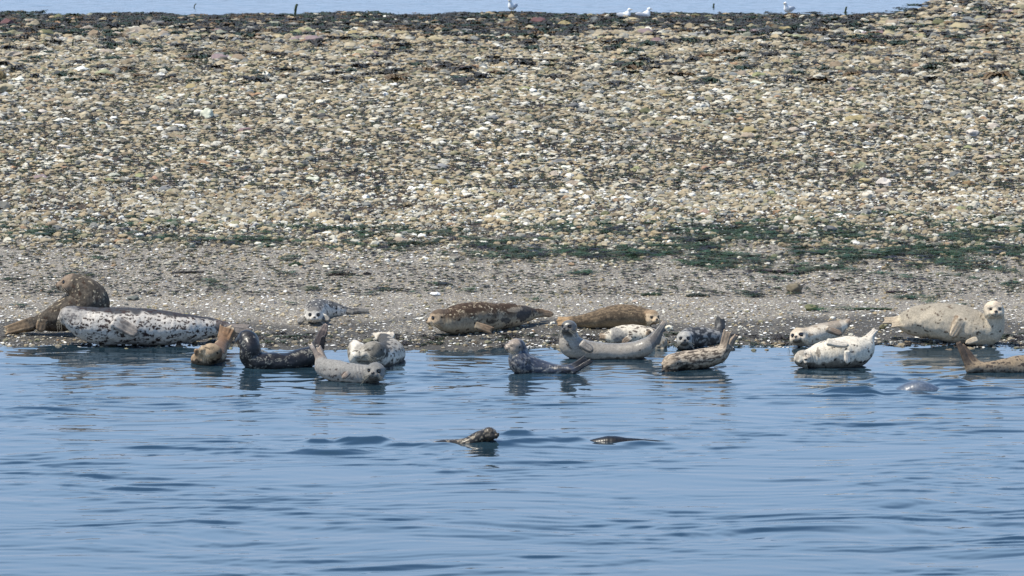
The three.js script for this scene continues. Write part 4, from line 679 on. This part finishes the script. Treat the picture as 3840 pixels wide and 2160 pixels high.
strand(1226, 1335, 1032, 12, [0.035, 0.024, 0.018], 'kelp_strand', 'dark brown kelp strand on the sand, above and right of the speckled pup');
strand(1362, 1392, 1030, 14, [0.03, 0.022, 0.018], 'kelp_clump', 'small dark kelp clump just right of the brown kelp strand', 50);
strand(1084, 1134, 996, 18, [0.03, 0.06, 0.02], 'weed_tuft', 'bright green weed tuft on bare sand, left of the brown kelp strand', 70);
strand(2812, 3014, 1022, 13, [0.026, 0.018, 0.018], 'kelp_strand', 'longest blackish kelp strand, below the green weed band at right', 130);
strand(3112, 3172, 1054, 12, [0.03, 0.024, 0.02], 'kelp_strand', 'short black kelp strand right of the heaped weedy stone', 60);
strand(3204, 3344, 1162, 9, [0.028, 0.05, 0.02], 'weed_strand', 'thin green weed strand on the sand above the big pale seal\'s tail', 90);
strand(3318, 3400, 1098, 8, [0.03, 0.018, 0.02], 'kelp_strand', 'thin dark red kelp strand on the sand above the big pale seal', 60);
strand(646, 770, 1024, 10, [0.03, 0.026, 0.022], 'kelp_strand', 'dark kelp strand on the sand above the tail of the white spotted seal', 80);
strand(2405, 2480, 1108, 14, [0.022, 0.045, 0.02], 'weed_strand', 'green weed streak on the sand right above the sleeping tan seal', 80);
strand(2575, 2660, 1112, 16, [0.02, 0.03, 0.02], 'weed_clump', 'dark weed clump on the sand above the dark pup', 80);

function post(X, Y, hpx, wpx, bend, name, label, c = [0.03, 0.05, 0.02]) {
  const b = on(X, Y > 100 || hpx < 20 ? Y : Y + 8), k = (EYE.z - b.z) / F, g = new THREE.Group(); g.position.copy(b);
  const q = [V3(0, -0.05, 0), V3(bend * 0.2 * k, hpx * k * 0.4, 0), V3(bend * 0.55 * k, hpx * k * 0.75, 0.02), V3(bend * k, hpx * k, 0)];
  const tube = new THREE.TubeGeometry(new THREE.CatmullRomCurve3(q), 16, wpx * k / 2, 8), p = tube.attributes.position; for (let i = 0; i < p.count; i++) { const n = 1 + 0.3 * N3(p.getX(i) * 30, p.getY(i) * 30, p.getZ(i) * 30); p.setX(i, p.getX(i) + 0.012 * (n - 1) * 3); }
  tube.computeVertexNormals(); const m = new THREE.Mesh(tube, new THREE.MeshStandardMaterial({ color: new THREE.Color(...c), roughness: 0.8 })); m.name = 'stem'; g.add(m);
  const w = new THREE.Mesh(tuft(X, 24, 0.8, 0.5), weedMaterial.clone()); w.material.color.setRGB(0.03, 0.045, 0.018); w.name = 'weed_foot'; w.scale.setScalar(wpx * k * 1.6); g.add(w);
  return place(g, name, { label, category: 'stick' });
}
post(1106, 52, 44, 9, 8, 'weedy_stick', 'tall weed covered stick standing at the far waterline left of centre');
post(727, 32, 18, 4, 8, 'thin_stick', 'short thin leaning stick in the far water at left');
post(272, 176, 28, 5, 4, 'stick_stub', 'upright black stick stub with weed lump among the cobbles at upper left');
post(3170, 42, 24, 7, 4, 'short_stick', 'short dark green stick at the far waterline right of the lone gull');
post(2676, 30, 16, 6, 1, 'stick_stump', 'small green stump in the far water between the resting gulls and the lone gull');

function gull(X, Y, size, yaw, pose_, label) {
  const b = on(X, Math.max(Y, 70)), g = new THREE.Group(), s = size, R = V3(1, 0, 0), U = V3(0, 1, 0), Fw = V3(0, 0, 1);
  const low = pose_ === 'sit' ? 0.42 : 0.62, n = V3;
  const prims = [ball(n(0, low * s, 0), 0.17 * s, 0.19 * s, 0.42 * s, 0.08, R, U, Fw), ball(n(0, (low + 0.1) * s, 0.22 * s), 0.15 * s, 0.18 * s, 0.18 * s, 0.08, R, U, Fw), ball(n(0, (low + 0.27) * s, 0.33 * s), 0.085 * s, 0.15 * s, 0.09 * s, 0.06, R, U, Fw), ball(n(0, (low + 0.42) * s, 0.38 * s), 0.10 * s, 0.095 * s, 0.12 * s, 0.04, R, U, Fw), ball(n(0, (low + 0.04) * s, -0.45 * s), 0.07 * s, 0.03 * s, 0.2 * s, 0.06, R, U, Fw)];
  const f = union(prims), body = surface(f, [-0.3 * s, (low - 0.3) * s, -0.75 * s], [0.3 * s, (low + 0.6) * s, 0.6 * s], 0.014);
  const white = new THREE.MeshStandardMaterial({ color: new THREE.Color(0.9, 0.9, 0.88), roughness: 0.8 }), grey = new THREE.MeshStandardMaterial({ color: new THREE.Color(0.5, 0.52, 0.55), roughness: 0.8 }), yellow = new THREE.MeshStandardMaterial({ color: new THREE.Color(0.55, 0.36, 0.06), roughness: 0.5 }), dark = new THREE.MeshStandardMaterial({ color: new THREE.Color(0.03, 0.03, 0.035), roughness: 0.6 });
  part(g, 'body', body, white);
  for (const q of [-1, 1]) {
    const w = part(g, 'wing', new THREE.SphereGeometry(1, 14, 10), grey); w.scale.set(0.05 * s, 0.14 * s, 0.40 * s); w.position.set(q * 0.145 * s, (low + 0.06) * s, -0.12 * s); w.rotation.set(0.12, q * 0.1, 0);
    const t = part(g, 'wing_tip', new THREE.ConeGeometry(0.04 * s, 0.26 * s, 8), dark); t.position.set(q * 0.07 * s, (low + 0.06) * s, -0.56 * s); t.rotation.x = -Math.PI / 2 - 0.08;
    if (pose_ !== 'sit') { const l = part(g, 'leg', new THREE.CylinderGeometry(0.014 * s, 0.014 * s, (low - 0.12) * s, 6), yellow); l.position.set(q * 0.06 * s, (low - 0.12) * s / 2, 0.02 * s); }
    const e = part(g, 'eye', new THREE.SphereGeometry(0.014 * s, 8, 6), dark); e.position.set(q * 0.085 * s, (low + 0.45) * s, 0.44 * s);
  }
  const beak = part(g, 'beak', new THREE.ConeGeometry(0.03 * s, 0.15 * s, 8), yellow); beak.position.set(0, (low + 0.40) * s, 0.55 * s); beak.rotation.x = Math.PI / 2 + 0.15;
  if (pose_ === 'sit') g.children.forEach((m) => { m.position.y -= 0.24 * s; });
  g.position.copy(b); g.position.y += 0.05; g.rotation.y = yaw; return place(g, 'gull', { label, category: 'gull', group: 'gulls at the far waterline' });
}
gull(1922, 60, 0.46, -0.45, 'stand', 'white gull standing upright at the far waterline at the centre top');
gull(2340, 76, 0.42, 1.15, 'sit', 'resting gull with head up, left one of the close pair on the far cobbles');
gull(2412, 76, 0.44, 1.75, 'sit', 'crouching gull facing right, right one of the close pair on the far cobbles');
gull(2958, 78, 0.42, -0.75, 'stand', 'lone grey-winged gull on the far cobbles at right, turned left');

// ---------------------------------------------------------------- the water's surface, moved by what swims in it
ridge(ZF, 60, 260, 478, 0.03, 0.08); ridge(ZF, 240, 660, 474, 0.05, 0.1); ridge(ZF, -40, 520, 538, 0.025, 0.07); ridge(ZF, 560, 1100, 494, 0.022, 0.07); ridge(ZF, 1080, 1700, 488, 0.035, 0.09, -14); ridge(ZF, 1340, 1560, 420, 0.025, 0.07); ridge(ZF, 1560, 1930, 462, 0.03, 0.08); ridge(ZF, 2060, 2480, 486, 0.02, 0.08);
ridge(ZE, 980, 1420, 940, 0.035, 0.12); ridge(ZE, 1600, 2050, 955, 0.03, 0.12); ridge(ZE, 480, 1150, 1040, 0.045, 0.13); ridge(ZE, 1700, 2500, 1010, 0.02, 0.1);
const waterMaterial = new THREE.MeshPhysicalMaterial({ color: new THREE.Color(0.016, 0.036, 0.052), roughness: 0.04, ior: 1.75 });
place(new THREE.Mesh(sheet(axis([[-900, -30, 40], [-30, -5.6, 1.2], [-5.6, 5.6, 0.032], [5.6, 30, 1.2], [30, 900, 40]]), axis([[-2.2, -0.9, 0.1], [-0.9, 11.6, 0.019], [11.6, 20, 1], [20, 900, 60]]), wave), waterMaterial), 'water', { kind: 'structure', label: 'calm rippled blue water before the beach' });
const farMaterial = waterMaterial.clone(); farMaterial.roughness = 0.1;
place(new THREE.Mesh(sheet(axis([[-2500, -40, 120], [-40, -20, 1], [-20, 20, 0.12], [20, 40, 1], [40, 2500, 120]]), axis([[-3000, -260, 90], [-260, -130, 2], [-130, -60, 0.16]]), (x, z) => z < -130 ? 0 : (0.012 * N2(x * 0.5, z * 1.1) + 0.006 * N2(x * 1.6, z * 3)) * sstep(-130, -120, z)), farMaterial), 'lagoon', { kind: 'structure', label: 'blue lagoon beyond the spit' });

renderer.render(scene, camera);
